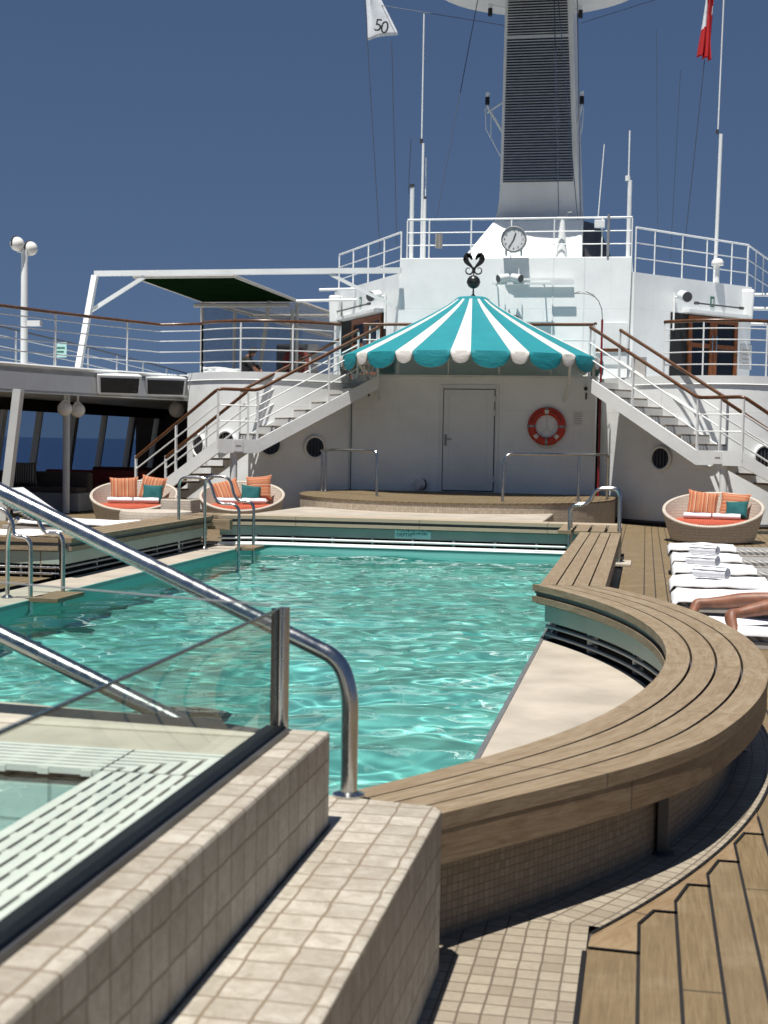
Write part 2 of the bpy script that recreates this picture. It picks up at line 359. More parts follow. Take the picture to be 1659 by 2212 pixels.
def glass(name, tint, refl=0.12, base=0.12):
    m, t, b, o = newmat(name)
    t.nodes.remove(b)
    tr = nd(t, 'ShaderNodeBsdfTransparent', Color=rgba(tint)); gl = nd(t, 'ShaderNodeBsdfGlossy', Roughness=0.02)
    fz = nd(t, 'ShaderNodeFresnel', IOR=1.5); mx = t.nodes.new('ShaderNodeMixShader')
    lk(t, fz.outputs[0], mx.inputs[0]); lk(t, tr.outputs[0], mx.inputs[1]); lk(t, gl.outputs[0], mx.inputs[2]); lk(t, mx.outputs[0], o.inputs[0])
    return m
M['glass'] = glass('clear balustrade glass', (0.83, 0.92, 0.89))
M['glass_win'] = glass('tinted window glass', (0.55, 0.62, 0.70))
M['glass_edge'] = plain('glass edge', (0.03, 0.055, 0.06), 0.15, bmp=0)
def netting(name, col, density):
    m, t, b, o = newmat(name)
    lk(t, coords(t), nd(t, 'ShaderNodeTexNoise').inputs['Vector'])
    tr = nd(t, 'ShaderNodeBsdfTransparent'); mx = t.nodes.new('ShaderNodeMixShader')
    n = noise(t, coords(t), 3.0, 3)
    lk(t, mth(t, 'ADD', mth(t, 'MULTIPLY', n, 0.25), density - 0.12), mx.inputs[0])
    b.inputs['Base Color'].default_value = rgba(col); b.inputs['Roughness'].default_value = 0.9
    lk(t, tr.outputs[0], mx.inputs[1]); lk(t, b.outputs[0], mx.inputs[2]); lk(t, mx.outputs[0], o.inputs[0])
    return m
M['net'] = netting('grey mesh net', (0.05, 0.05, 0.055), 0.46)
M['net_pale'] = netting('pale mesh net', (0.22, 0.21, 0.19), 0.55)
M['green_cloth'] = plain('dark green awning cloth', (0.004, 0.012, 0.004), 0.9, var=0.3, scale=2, spec=0.0)

def awning(name, c, tr=.22):
    m, t, b, o = newmat(name)
    n = noise(t, coords(t), 3, 4); n2 = noise(t, coords(t), 140, 2)
    lk(t, ramp(t, n, [(0.3, tuple(x * 0.88 for x in c)), (0.7, c)]), b.inputs['Base Color'])
    b.inputs['Roughness'].default_value = 0.7
    wr_ = noise(t, coords(t, scale=(1, 1, 2.2)), 2.4, 4, .6, .8)
    bump(t, b, mth(t, 'ADD', wr_, mth(t, 'MULTIPLY', n2, .04)), 0.35, 0.06)
    tl = nd(t, 'ShaderNodeBsdfTranslucent', Color=rgba(tuple(x * 0.9 for x in c))); mx = nd(t, 'ShaderNodeMixShader', Fac=tr)
    lk(t, b.outputs[0], mx.inputs[1]); lk(t, tl.outputs[0], mx.inputs[2]); lk(t, mx.outputs[0], o.inputs[0])
    return m
M['aw_teal'] = awning('teal awning canvas', (0.012, 0.285, 0.335)); M['aw_white'] = awning('white awning canvas', (0.82, 0.80, 0.76))
M['aw_under'] = awning('awning lining', (0.62, 0.58, 0.51), .5)

def pool_paint():
    m, t, b, o = newmat('turquoise pool lining')
    n = noise(t, coords(t), 0.9, 4)
    c = ramp(t, n, [(0.3, (0.165, 0.465, 0.43)), (0.7, (0.195, 0.525, 0.485))])
    lk(t, c, b.inputs['Base Color']); b.inputs['Roughness'].default_value = 0.6
    return m
M['pool'] = pool_paint()
def water():
    m, t, b, o = newmat('pool water')
    t.nodes.remove(b)
    g = nd(t, 'ShaderNodeBsdfGlass', IOR=1.333, Roughness=0.0, Color=(0.90, 1.0, 0.985, 1))
    lk(t, g.outputs[0], o.inputs[0])
    return m
M['water'] = water()
def spa_water():
    m, t, b, o = newmat('spa water')
    t.nodes.remove(b)
    tr = nd(t, 'ShaderNodeBsdfTransparent', Color=(0.86, 0.95, 0.94, 1)); gl = nd(t, 'ShaderNodeBsdfGlossy', Roughness=0.03)
    fz = nd(t, 'ShaderNodeFresnel', IOR=1.33); mx = t.nodes.new('ShaderNodeMixShader')
    bp = nd(t, 'ShaderNodeBump', Strength=0.2, Distance=0.01); lk(t, noise(t, coords(t), 14, 2), bp.inputs['Height'])
    lk(t, bp.outputs[0], gl.inputs['Normal']); lk(t, bp.outputs[0], fz.inputs['Normal'])
    lk(t, fz.outputs[0], mx.inputs[0]); lk(t, tr.outputs[0], mx.inputs[1]); lk(t, gl.outputs[0], mx.inputs[2]); lk(t, mx.outputs[0], o.inputs[0])
    return m
M['spa_water'] = spa_water()
def sea():
    m, t, b, o = newmat('sea water')
    b.inputs['Base Color'].default_value = (0.006, 0.022, 0.07, 1); b.inputs['Roughness'].default_value = 0.25
    n = noise(t, coords(t), 0.12, 8, 0.65)
    bump(t, b, n, 0.7, 1.0)
    return m
M['sea'] = sea()
# ------------------------------------------------------------------ mesh helpers
class MB:
    def __init__(s): s.v = []; s.f = []; s.uv = []; s.mi = []
    def add(s, vs, fs, uvs=None, mi=0):
        o = len(s.v); s.v += [tuple(p) for p in vs]
        for i, f in enumerate(fs):
            s.f.append(tuple(o + k for k in f)); s.uv.append(uvs[i] if uvs else None); s.mi.append(mi)
        return s
    def quad(s, a, b, c, d, uv=None, mi=0): return s.add([a, b, c, d], [(0, 1, 2, 3)], [uv] if uv else None, mi)
    def poly(s, pts, mi=0): return s.add(pts, [tuple(range(len(pts)))], None, mi)
    def box(s, x0, x1, y0, y1, z0, z1, mi=0):
        return s.hexa([(x0, y0, z0), (x1, y0, z0), (x1, y1, z0), (x0, y1, z0)], [(x0, y0, z1), (x1, y0, z1), (x1, y1, z1), (x0, y1, z1)], mi)
    def hexa(s, lo, hi, mi=0):
        n = len(lo); v = list(lo) + list(hi)
        f = [tuple(reversed(range(n))), tuple(range(n, 2 * n))] + [(i, (i + 1) % n, n + (i + 1) % n, n + i) for i in range(n)]
        return s.add(v, f, None, mi)
    def prism(s, poly, z0, z1, mi=0): return s.hexa([(p[0], p[1], z0) for p in poly], [(p[0], p[1], z1) for p in poly], mi)
    def extr(s, pts, vec, mi=0):
        vec = Vector(vec); return s.hexa([Vector(p) for p in pts], [Vector(p) + vec for p in pts], mi)
    def bar(s, p, q, w, h, up=(0, 0, 1), mi=0):
        p, q = Vector(p), Vector(q); d = (q - p).normalized(); sd = d.cross(Vector(up))
        if sd.length < 1e-4: sd = d.cross(Vector((1, 0, 0)))
        sd.normalize(); u = sd.cross(d); a, b = sd * (w / 2), u * (h / 2)
        return s.hexa([p - a - b, p + a - b, p + a + b, p - a + b], [q - a - b, q + a - b, q + a + b, q - a + b], mi)
    def tube(s, pts, r, n=8, closed=False, mi=0):
        P = [Vector(p) for p in pts]; m = len(P); rs = r if isinstance(r, (list, tuple)) else [r] * m
        T = []
        for i in range(m):
            a = P[(i - 1) % m] if (closed or i > 0) else P[i]; b = P[(i + 1) % m] if (closed or i < m - 1) else P[i]
            d = b - a
            T.append(d.normalized() if d.length > 1e-9 else Vector((0, 0, 1)))
        x = T[0].cross(Vector((0, 0, 1)))
        if x.length < 1e-3: x = T[0].cross(Vector((1, 0, 0)))
        x.normalize(); vs = []; L = 0
        us = []
        for i in range(m):
            x = x - T[i] * x.dot(T[i])
            if x.length < 1e-6: x = T[i].orthogonal()
            x.normalize(); y = T[i].cross(x)
            if i: L += (P[i] - P[i - 1]).length
            us.append(L)
            for k in range(n):
                a = 2 * math.pi * k / n; vs.append(P[i] + (x * math.cos(a) + y * math.sin(a)) * rs[i])
        fs = []; uv = []
        for i in range(m if closed else m - 1):
            j = (i + 1) % m
            for k in range(n):
                k2 = (k + 1) % n
                fs.append((i * n + k, i * n + k2, j * n + k2, j * n + k))
                uv.append([(us[i], k / n * .13), (us[i], (k + 1) / n * .13), (us[j], (k + 1) / n * .13), (us[j], k / n * .13)])
        if not closed:
            fs.append(tuple(reversed(range(n)))); uv.append(None); fs.append(tuple(range((m - 1) * n, m * n))); uv.append(None)
        return s.add(vs, fs, uv, mi)
    def lathe(s, prof, c=(0, 0, 0), n=24, mi=0, a0=0, a1=2 * math.pi):
        full = abs(a1 - a0 - 2 * math.pi) < 1e-6; m = n if full else n + 1; vs = []
        for r, z in prof:
            for k in range(m):
                a = a0 + (a1 - a0) * k / n; vs.append((c[0] + r * math.cos(a), c[1] + r * math.sin(a), c[2] + z))
        fs = []; uv = []; L = 0
        for i in range(len(prof) - 1):
            dl = math.dist(prof[i], prof[i + 1]); rm = max(prof[i][0], prof[i + 1][0], 0.05)
            for k in range(n):
                k2 = (k + 1) % m; fs.append((i * m + k, i * m + k2, (i + 1) * m + k2, (i + 1) * m + k))
                u0, u1 = (a1 - a0) * k / n * rm, (a1 - a0) * (k + 1) / n * rm
                uv.append([(u0, L), (u1, L), (u1, L + dl), (u0, L + dl)])
            L += dl
        return s.add(vs, fs, uv, mi)
    def sphere(s, c, r, n=20, sq=1.0, mi=0):
        m = n // 2; prof = [(max(1e-4, r * math.sin(math.pi * i / m)), -r * sq * math.cos(math.pi * i / m)) for i in range(m + 1)]
        return s.lathe(prof, c, n, mi)
    def build(s, name, mat, parent=None, smooth=None, bevel=0, seg=2):
        me = bpy.data.meshes.new(name); me.from_pydata(s.v, [], s.f); 
        mats = mat if isinstance(mat, (list, tuple)) else [mat]
        for k in mats: me.materials.append(M[k])
        ul = me.uv_layers.new(name='UVMap').data
        V = s.v
        for pi, p in enumerate(me.polygons):
            p.material_index = s.mi[pi]
            u = s.uv[pi]
            if u:
                for li, q in zip(p.loop_indices, u): ul[li].uv = q
            else:
                nx, ny, nz = (abs(c) for c in p.normal)
                for li, vi in zip(p.loop_indices, p.vertices):
                    x, y, z = V[vi]
                    ul[li].uv = (x, y) if nz >= nx and nz >= ny else ((y, z) if nx >= ny else (x, z))
        if smooth is not None:
            me.polygons.foreach_set('use_smooth', [True] * len(me.polygons))
            me.set_sharp_from_angle(angle=R_(smooth))
        o = bpy.data.objects.new(name, me); COL.objects.link(o)
        if bevel:
            b = o.modifiers.new('bevel', 'BEVEL'); b.width = bevel; b.segments = seg; b.limit_method = 'ANGLE'; b.angle_limit = R_(40)
        if parent: o.parent = parent
        return o
def fillet(pts, rad, n=5, closed=False):
    P = [Vector(p) for p in pts]; out = []; m = len(P)
    for i in range(m):
        if not closed and i in (0, m - 1): out.append(P[i]); continue
        a, b, c = P[i - 1], P[i], P[(i + 1) % m]
        r = rad[i] if isinstance(rad, (list, tuple)) else rad
        d1, d2 = (a - b), (c - b); l = min(r, d1.length * .49, d2.length * .49)
        s, e = b + d1.normalized() * l, b + d2.normalized() * l
        for k in range(n + 1):
            t = k / n; out.append(s * (1 - t) ** 2 + b * 2 * t * (1 - t) + e * t * t)
    return out
def tag(o, label=None, cat=None, group=None, kind=None):
    if label: o['label'] = label
    if cat: o['category'] = cat
    if group: o['group'] = group
    if kind: o['kind'] = kind
    return o
def thing(name, label, cat, group=None, loc=(0, 0, 0), rz=0):
    o = bpy.data.objects.new(name, None); COL.objects.link(o); o.empty_display_size = .2
    o.location = loc; o.rotation_euler = (0, 0, rz)
    return tag(o, label, cat, group)
def struct(o): return tag(o, kind='structure')
def text(name, body, size, mat, parent, origin, xdir, ydir, depth=0.002, align='LEFT'):
    cu = bpy.data.curves.new(name, 'FONT'); cu.body = body; cu.size = size; cu.extrude = depth; cu.align_x = align
    to = bpy.data.objects.new(name, cu)
    x, y = Vector(xdir).normalized(), Vector(ydir).normalized(); z = x.cross(y); o = Vector(origin)
    me = bpy.data.meshes.new_from_object(to); bpy.data.objects.remove(to)
    me.transform(Matrix(((x.x, y.x, z.x, o.x), (x.y, y.y, z.y, o.y), (x.z, y.z, z.z, o.z), (0, 0, 0, 1))))
    me.materials.clear(); me.materials.append(M[mat])
    ob = bpy.data.objects.new(name, me); COL.objects.link(ob); ob.parent = parent
    return ob
def lerp(a, b, t): return a + (b - a) * t
def sstep(t): t = min(1, max(0, t)); return t * t * (3 - 2 * t)
def one(name, mb, mat, label, cat, group=None, **kw): return tag(mb.build(name, mat, **kw), label, cat, group)

# ------------------------------------------------------------------ ground, water, sea
XC = -3.4                                          # the ship's centre line
PX0, PX1, PY0, PY1 = -5.85, -0.82, 4.75, 20.4      # the pool
WZ, LZ = -0.085, 0.0                               # water level, pool ledge level
BC = Vector((-6.45, 7.9)); BR = 6.59               # curved bench: centre of its arc, inner radius
def rr(s, th):
    k = sstep((-math.degrees(th) - 18) / 16)
    return BR + .53 * s - k * (.05 + .155 * s)
def bpt(s, th): r = rr(s, th); return BC.x + r * math.cos(th), BC.y + r * math.sin(th)
def theta_at_y(s, y):
    lo, hi = R_(-60), R_(60)
    for _ in range(50):
        m = (lo + hi) / 2
        if bpt(s, m)[1] < y: lo = m
        else: hi = m
    return lo
# teak deck: one sheet with the pool, the mosaic border and the hot tub corner cut out of it by laying it round them
def border(s_off, n=60, y0=4.55, y1=12.6):         # points along the outside of the curved bench
    r = 7.165 + (s_off - 1.12) * .5; t0, t1 = math.asin((y0 - BC.y) / r), math.asin((y1 - BC.y) / r)
    return [(BC.x + r * math.cos(lerp(t0, t1, i / n)), BC.y + r * math.sin(lerp(t0, t1, i / n))) for i in range(n + 1)]
mb = MB()
edge = border(1.12, 60, 4.35, 12.3)
edge = [(-0.155, 1.0), (-0.155, 4.35)] + [p for p in edge if p[0] > -0.15 and p[1] > 4.36]
# right of the pool
xe = -0.28
poly = [(p[0], p[1], 0) for p in edge if p[1] < 11.4 or True]
poly = [p for p in poly if p[0] > xe - 1e-6]
poly += [(xe, poly[-1][1] + .01, 0), (xe, 40, 0), (14, 40, 0), (14, 1.0, 0)]
mb.poly(poly)
mb.quad((-30, 20.9, 0), (xe, 20.9, 0), (xe, 40, 0), (-30, 40, 0))
mb.quad((-30, 13.0, 0), (-6.45, 13.0, 0), (-6.45, 20.9, 0), (-30, 20.9, 0))
mb.quad((-30, -6, 0), (-9.2, -6, 0), (-9.2, 13.0, 0), (-30, 13.0, 0))
mb.quad((xe - .002, 1.0, -.002), (14, 1.0, -.002), (14, -6, -.002), (xe - .002, -6, -.002))
struct(mb.build('deck_floor', 'deck'))
# mosaic pavement round the curved bench
mb = MB(); N = 80
for i in range(N):
    for j in range(4):
        s0, s1 = lerp(.58, 1.1, j / 4), lerp(.58, 1.1, (j + 1) / 4)
        q = []
        for s, k in ((s0, i), (s1, i), (s1, i + 1), (s0, i + 1)):
            t0, t1 = theta_at_y(s, 4.66), theta_at_y(s, lerp(11.4, 12.1, (s - .58) / .52)); th = lerp(t0, t1, k / N); r = lerp(rr(.58, th), 7.16, (s - .58) / .52); x, y = BC.x + r * math.cos(th), BC.y + r * math.sin(th)
            q.append(((x, y, .004), (th * 7.0, r)))
        mb.quad(q[0][0], q[1][0], q[2][0], q[3][0], [w[1] for w in q])
for i in range(24):
    y0, y1 = lerp(1.2, 4.85, i / 24), lerp(1.2, 4.85, (i + 1) / 24)
    def pu(x, y):
        a = math.atan2(y - BC.y, x - BC.x); return (a * 7.0, math.hypot(x - BC.x, y - BC.y))
    c = [(-.72, y0), (-.146, y0), (-.146, y1), (-.72, y1)]
    mb.quad(*[(x, y, .003) for x, y in c], [(x + .003 * 0, y) for x, y in c])
struct(mb.build('mosaic_pavement', 'tile_floor'))
# margin board of the teak deck, with the plank ends nibbed into it
mb = MB(); seam = MB()
arc = border(1.12, 90, 4.36, 11.9); arc = [p for p in arc if p[0] > -.15]
def Rx(x): # y on the border at x, lower branch
    best = None
    for p in arc:
        if p[1] < 7.4 and (best is None or abs(p[0] - x) < abs(best[0] - x)): best = p
    return best[1]
zz = [(-.140, 4.40), (.018, 4.39)]
for k in range(5):
    x = .018 + .125 * k; yb = Rx(x + .1)
    zz += [(x, Rx(x) - .165 + .02 * k), (x + .05, Rx(x + .05) - .10), (x + .125, Rx(x + .05) - .10)]
zz = [z for z in zz if z[0] < .56]
zz = sorted(zz, key=lambda p: (p[0]))
inner = [p for p in arc if p[1] < Rx(zz[-1][0]) + .02]
pl = zz + list(reversed(inner)); 
pl = [(-.145, 4.36)] + zz + list(reversed([p for p in inner if p[0] > -.145]))
mb.add([(p[0], p[1], .004) for p in pl], [tuple(range(len(pl)))], [[(math.atan2(p[1] - BC.y, p[0] - BC.x) * 7, math.hypot(p[0] - BC.x, p[1] - BC.y) % .12) for p in pl]])
def strip(m, pts, w, z):
    for a, b in zip(pts, pts[1:]):
        a, b = Vector((a[0], a[1])), Vector((b[0], b[1])); d = (b - a)
        if d.length < 1e-4: continue
        n = Vector((-d.y, d.x)).normalized() * w / 2
        e = d.normalized() * w * .3
        m.quad((a.x + n.x - e.x, a.y + n.y - e.y, z), (a.x - n.x - e.x, a.y - n.y - e.y, z), (b.x - n.x + e.x, b.y - n.y + e.y, z), (b.x + n.x + e.x, b.y + n.y + e.y, z))
strip(seam, zz, .011, .0075)
strip(seam, [(-.150, 1.5), (-.150, 4.36)], .016, .0075)
strip(seam, [q for q in border(1.105, 80, 4.36, 11.9) if q[0] > -.16], .013, .0078)
mo = mb.build('deck_margin', 'margin'); struct(mo); so = seam.build('deck_caulking', 'black'); struct(so)

mb = MB()
for a in ((-30, PX0 - .04, -6, 45), (PX1 + .035, 14, -6, 45), (PX0 - .04, PX1 + .035, -6, PY0 - .01), (PX0 - .04, PX1 + .035, PY1 + .04, 45)):
    mb.quad((a[0], a[2], -.025), (a[1], a[2], -.025), (a[1], a[3], -.025), (a[0], a[3], -.025))
struct(mb.build('deck_base', 'charcoal'))
# pool basin: one thing with its parts
pool = thing('swimming_pool', 'turquoise lined swimming pool surrounded by teak benches', 'swimming pool', loc=(0, 0, 0))
mb = MB(); Z0 = -1.75
mb.quad((PX0, PY0, Z0), (PX1, PY0, Z0), (PX1, PY1, Z0), (PX0, PY1, Z0))
for a, b in (((PX0, PY0), (PX0, PY1)), ((PX0, PY1), (PX1, PY1)), ((PX1, PY1), (PX1, PY0)), ((PX1, PY0), (PX0, PY0))):
    mb.quad((a[0], a[1], Z0), (a[0], a[1], -.03), (b[0], b[1], -.03), (b[0], b[1], Z0))
bas = mb.build('basin', 'pool', pool)
for x, y in ((-4.2, 8.6), (-3.3, 9.6)):
    mb = MB(); mb.prism([(x + .24 * math.cos(a * R_(30)) * (1.3 if i % 2 else 1.2), y + .36 * math.sin(a * R_(30))) for i, a in enumerate(range(12))], Z0 + .004, Z0 + .03)
    mb.build('floor_disc', 'trim', pool)  # dark flat discs on the pool floor
# ledges round the water
mb = MB(); t = .02
pts = []
s_in = -.02
rim_r = [bpt(.16, lerp(theta_at_y(.16, 4.5), theta_at_y(.16, 11.3), i / 40)) for i in range(41)]
pl = [(PX1 + .03, 4.5, 0)] + [(p[0], p[1], 0) for p in rim_r if p[0] > PX1 + .03] + [(PX1 + .03, 11.5, 0)]
mb.poly([(p[0], p[1], LZ) for p in pl])
mb.quad((PX1 + .03, 11.5, LZ), (PX1 + .12, 11.5, LZ), (PX1 + .12, PY1, LZ), (PX1 + .03, PY1, LZ))
mb.quad((PX0 - .75, 13.0, LZ), (PX0 - .03, 13.0, LZ), (PX0 - .03, PY1, LZ), (PX0 - .75, PY1, LZ))
mb.quad((-9.2, 4.5, LZ), (PX0 - .03, 4.5, LZ), (PX0 - .03, 13.0, LZ), (-9.2, 13.0, LZ))
mb.quad((PX0 - .03, PY1 + .03, LZ), (PX1 + .12, PY1 + .03, LZ), (PX1 + .12, PY1 + .2, LZ), (PX0 - .03, PY1 + .2, LZ))
mb.build('ledge', 'ledge', pool)
mb = MB()
mb.box(PX1 + .002, PX1 + .03, PY0, PY1 - .01, -.16, .008)
mb.build('edge_trim', 'trim', pool)
mb = MB()
mb.box(PX0 - .03, PX0 - .002, PY0, PY1 - .03, -.055, .008); mb.box(PX0 - .03, PX1, PY1 + .002, PY1 + .03, -.055, .008)
mb.build('edge_strip', 'poolstrip', pool)
mb = MB()
mb.box(PX0 - .03, PX0 - .004, PY0, PY1 - .03, -.3, -.056); mb.box(PX0 - .03, PX1, PY1 + .004, PY1 + .03, -.3, -.056)
mb.build('overflow_gap', 'gap_shade', pool)
# water surface, really rippled
nx, ny = 190, 560
xs = np.linspace(PX0 + .001, PX1 - .001, nx); ys = PY0 + .001 + (PY1 - PY0 - .002) * np.linspace(0, 1, ny) 
X, Y = np.meshgrid(xs, ys); H = np.zeros_like(X)
wr = np.random.default_rng(11)
for k in range(60):
    lam = 0.22 * (2.2 / 0.22) ** wr.random()
    th = wr.normal(1.9, 0.75) if k % 3 else wr.random() * 6.28
    kk = 2 * math.pi / lam; a = 0.00098 * (lam / .6) ** 1.12
    ph = wr.random() * 6.28
    wx = X + .12 * np.sin(Y * 1.7 + ph) + .05 * np.sin(X * 3.1 + Y * 2.3 + ph * 2); wy = Y + .12 * np.sin(X * 1.9 + ph * 1.7)
    H += a * np.sin(kk * (wx * math.cos(th) + wy * math.sin(th)) + ph)
v = np.stack([X, Y, H + WZ], -1).reshape(-1, 3)
idx = np.arange(nx * ny).reshape(ny, nx)
f = np.stack([idx[:-1, :-1], idx[:-1, 1:], idx[1:, 1:], idx[1:, :-1]], -1).reshape(-1, 4)
me = bpy.data.meshes.new('pool_water'); me.from_pydata(v.tolist(), [], f.tolist()); me.materials.append(M['water'])
me.polygons.foreach_set('use_smooth', [True] * len(me.polygons))
wobj = bpy.data.objects.new('pool_water', me); COL.objects.link(wobj); struct(wobj)
wobj.cycles.is_caustics_caster = True; bas.cycles.is_caustics_receiver = True
mb = MB(); mb.quad((-20000, -20000, -18), (20000, -20000, -18), (20000, 30000, -18), (-20000, 30000, -18)); struct(mb.build('sea', 'sea'))

# ------------------------------------------------------------------ benches round the pool
def bench_parts(root, section_pts, nseg, slat_n=4, outer=True, inner=True, bars=True, posts=(), smat='teak', bs=.2):
    """section_pts(s, i) -> (x, y) at cross position s (0 pool side .. 1 deck side) and step i; z is added here"""
    def band(mb, s0, s1, z0, z1, vo=0.0, ends=True):
        L = 0; prev = None
        ring = []
        for i in range(nseg + 1):
            p0, p1 = section_pts(s0, i), section_pts(s1, i)
            if i: L += math.dist(p0, prev)
            prev = p0
            ring.append(([(p0[0], p0[1], z0), (p1[0], p1[1], z0), (p1[0], p1[1], z1), (p0[0], p0[1], z1)], L))
        w = abs(s1 - s0) * .51; hh = abs(z1 - z0); per = [0, w, w + hh, 2 * w + hh, 2 * w + 2 * hh]
        for (a, la), (b, lb) in zip(ring, ring[1:]):
            for k in range(4):
                k2 = (k + 1) % 4
                va, vb = (0, w) if k in (0, 2) else (0, hh)
                if k == 2: va, vb = w, 0
                e = .001
                mb.quad(a[k], a[k2], b[k2], b[k], [(la, vo + va + e), (la, vo + vb - e), (lb, vo + vb - e), (lb, vo + va + e)])
        if ends:
            mb.poly(list(reversed(ring[0][0]))); mb.poly(ring[-1][0])
    g = .026
    for k in range(slat_n):
        s0 = k / slat_n + (g / 2 if k else 0); s1 = (k + 1) / slat_n - (g / 2 if k < slat_n - 1 else 0)
        mb = MB(); band(mb, s0, s1, .405, .457, vo=.13 * (k + 1) + .004); mb.build('seat_slat' if slat_n > 1 else 'coping_top', smat, root, smooth=35, bevel=.004)
    mb = MB(); band(mb, .03, .97, .385, .404); band(mb, .05, .09, .30, .384); mb.build('underframe', 'charcoal', root)
    if inner:
        mb = MB(); band(mb, .0, .05, .312, .362, vo=.13 * 7 + .01); mb.build('fascia_board', smat, root, smooth=35, bevel=.003)
        mb = MB(); band(mb, .17, .19, .155, .384); mb.build('riser_panel', 'grey_teal', root, smooth=35)
        mb = MB(); band(mb, .34, .36, -.02, .16); mb.build('recess', 'gap_shade', root, smooth=35)
        if bars:
            for z in (.045, .115):
                mb = MB(); mb.tube([(*section_pts(bs, i), z) for i in range(nseg + 1)], .016, 8); mb.build('guard_bar', bars, root, smooth=60)
            for i in range(2, nseg, max(2, nseg // 8)):
                mb = MB()
                p = section_pts(.27, i); q = section_pts(.27, min(nseg, i + 1)); d = Vector((q[0] - p[0], q[1] - p[1])).normalized() * .012
                a, b = section_pts(bs + .02, i), section_pts(.34, i)
                mb.prism([(a[0] - d.x, a[1] - d.y), (b[0] - d.x, b[1] - d.y), (b[0] + d.x, b[1] + d.y), (a[0] + d.x, a[1] + d.y)], -.01, .154)
                mb.build('bar_bracket', 'bar_grey', root)
    if outer:
        mb = MB(); band(mb, .955, .995, .295, .404, vo=.13 * 9 + .01); mb.build('fascia_board', 'teak_dark', root, smooth=35, bevel=.003)
        mb = MB(); band(mb, .66, .69, .0, .384); mb.build('mosaic_riser', 'tile_small', root, smooth=35)
    for (sp, i) in posts:
        p = section_pts(sp, i); mb = MB(); mb.box(p[0] - .022, p[0] + .022, p[1] - .022, p[1] + .022, .012, .385)
        mb.build('post', 'charcoal', root, bevel=.004)
        mb = MB(); mb.lathe([(.05, 0), (.05, .006), (.012, .012)], (p[0], p[1], .005), 14); mb.box(p[0] - .11, p[0] - .06, p[1] - .04, p[1] + .03, .006, .02)
        mb.build('post_foot', 'charcoal', root)
NS = 64
def curve_sec(s, i):
    t0, t1 = theta_at_y(s, 4.195), theta_at_y(s, 11.44)
    return bpt(s, lerp(t0, t1, i / NS))
cb = thing('curved_bench', 'curved slatted teak bench sweeping round the near right end of the pool', 'bench')
bench_parts(cb, curve_sec, NS, bars='bar_grey', posts=((.74, 13), (.74, 30), (.74, 47)))
sb = thing('straight_bench', 'straight slatted teak bench along the right pool edge beyond the curved one', 'bench')
def straight_sec(s, i): return (PX1 - .01 + .53 * s, lerp(11.455, 18.6, i / 12))
bench_parts(sb, straight_sec, 12, bars='bar_grey', posts=((.8, 3), (.8, 6), (.8, 9)))
lb = thing('straight_bench', 'straight slatted teak bench with green shaded side along the left pool edge', 'bench')
def left_sec(s, i): return (-6.36 - .55 * s, lerp(14.75, 20.0, i / 10))
bench_parts(lb, left_sec, 10, bars='bar_grey')
lc = thing('curved_bench', 'teak bench curving away to the left edge behind the near left pool ladder', 'bench')
def leftc_sec(s, i):
    t = i / 16; a = lerp(R_(6), R_(60), t)
    cx_, cy_ = -8.6, 12.5 - .0; r = 2.30 - .0 + .53 * 0
    # an arc bulging away from the pool, starting square to the straight bench's end
    r = 2.2 + .53 * s
    a = lerp(R_(2), R_(88), t)
    return (-6.42 - (math.sin(a)) * 2.5, 14.72 - (1 - math.cos(a)) * 1.1 + s * .0 - 0 + .5 * s * math.sin(a + .35))
bench_parts(lc, leftc_sec, 16, bars='steel', outer=False)
# far side: stone-topped coping bench with the depth sign
fb = thing('coping_bench', 'beige topped coping bench across the far end of the pool', 'bench')
def far_sec(s, i):
    t = i / 20
    if t < .15: return (lerp(-6.33, -5.55, t / .15), 20.42 + .5 * s - .28 * (1 - t / .15) ** 2)
    return (lerp(-5.55, -.32, (t - .15) / .85), 20.42 + .5 * s)
bench_parts(fb, far_sec, 20, slat_n=1, bars='white_rail', outer=False, smat='coping_pale', bs=.02)
mb = MB(); mb.tube([(*far_sec(-.03, i), .022) for i in range(21)], .014, 8); mb.build('edge_lip', 'white_rail', fb, smooth=60)
mb = MB(); mb.prism([(-5.85, 20.94), (-1.62, 20.94), (-1.62, 25.4), (-6.3, 25.4), (-6.5, 22.4)], .02, .37)
mb.build('coping_slab', 'ledge', fb, bevel=.02)
mb = MB()
for k in range(4): mb.box(-1.15 + .22 * k, -.97 + .22 * k, 18.95, 20.4, .40, .455)
mb.build('seat_slat', 'teak', fb, bevel=.004)
mb = MB()
for k in range(4): mb.box(-6.85 + .13 * k, -6.74 + .13 * k, 20.3, 20.9, .40, .455)
mb.box(-6.6, -6.12, 20.05, 20.2, .25, .40); mb.box(-6.85, -6.35, 20.32, 20.88, .29, .395)
mb.build('end_step', 'teak', fb, bevel=.004)
sg = thing('depth_sign', 'pale teal pool depth plate on the far pool wall', 'sign')
p0, p1 = A(853, 1145, 20.50), A(931, 1153, 20.50)
yy = 20.497; 
zc = .255
mb = MB(); mb.box(p0.x, p1.x, yy - .006, yy + .01, zc - .085, zc + .085); mb.build('plate', 'sign_teal', sg, bevel=.004)
w = p1.x - p0.x
text('lettering', 'POOL\nDEPTH', .074, 'text', sg, (p0.x + .03, yy - .008, zc + .015), (1, 0, 0), (0, 0, 1))
text('lettering', '6 FEET 2 INCHES\n  1.88 METERS', .048, 'text', sg, (p0.x + w * .37, yy - .008, zc + .02), (1, 0, 0), (0, 0, 1))
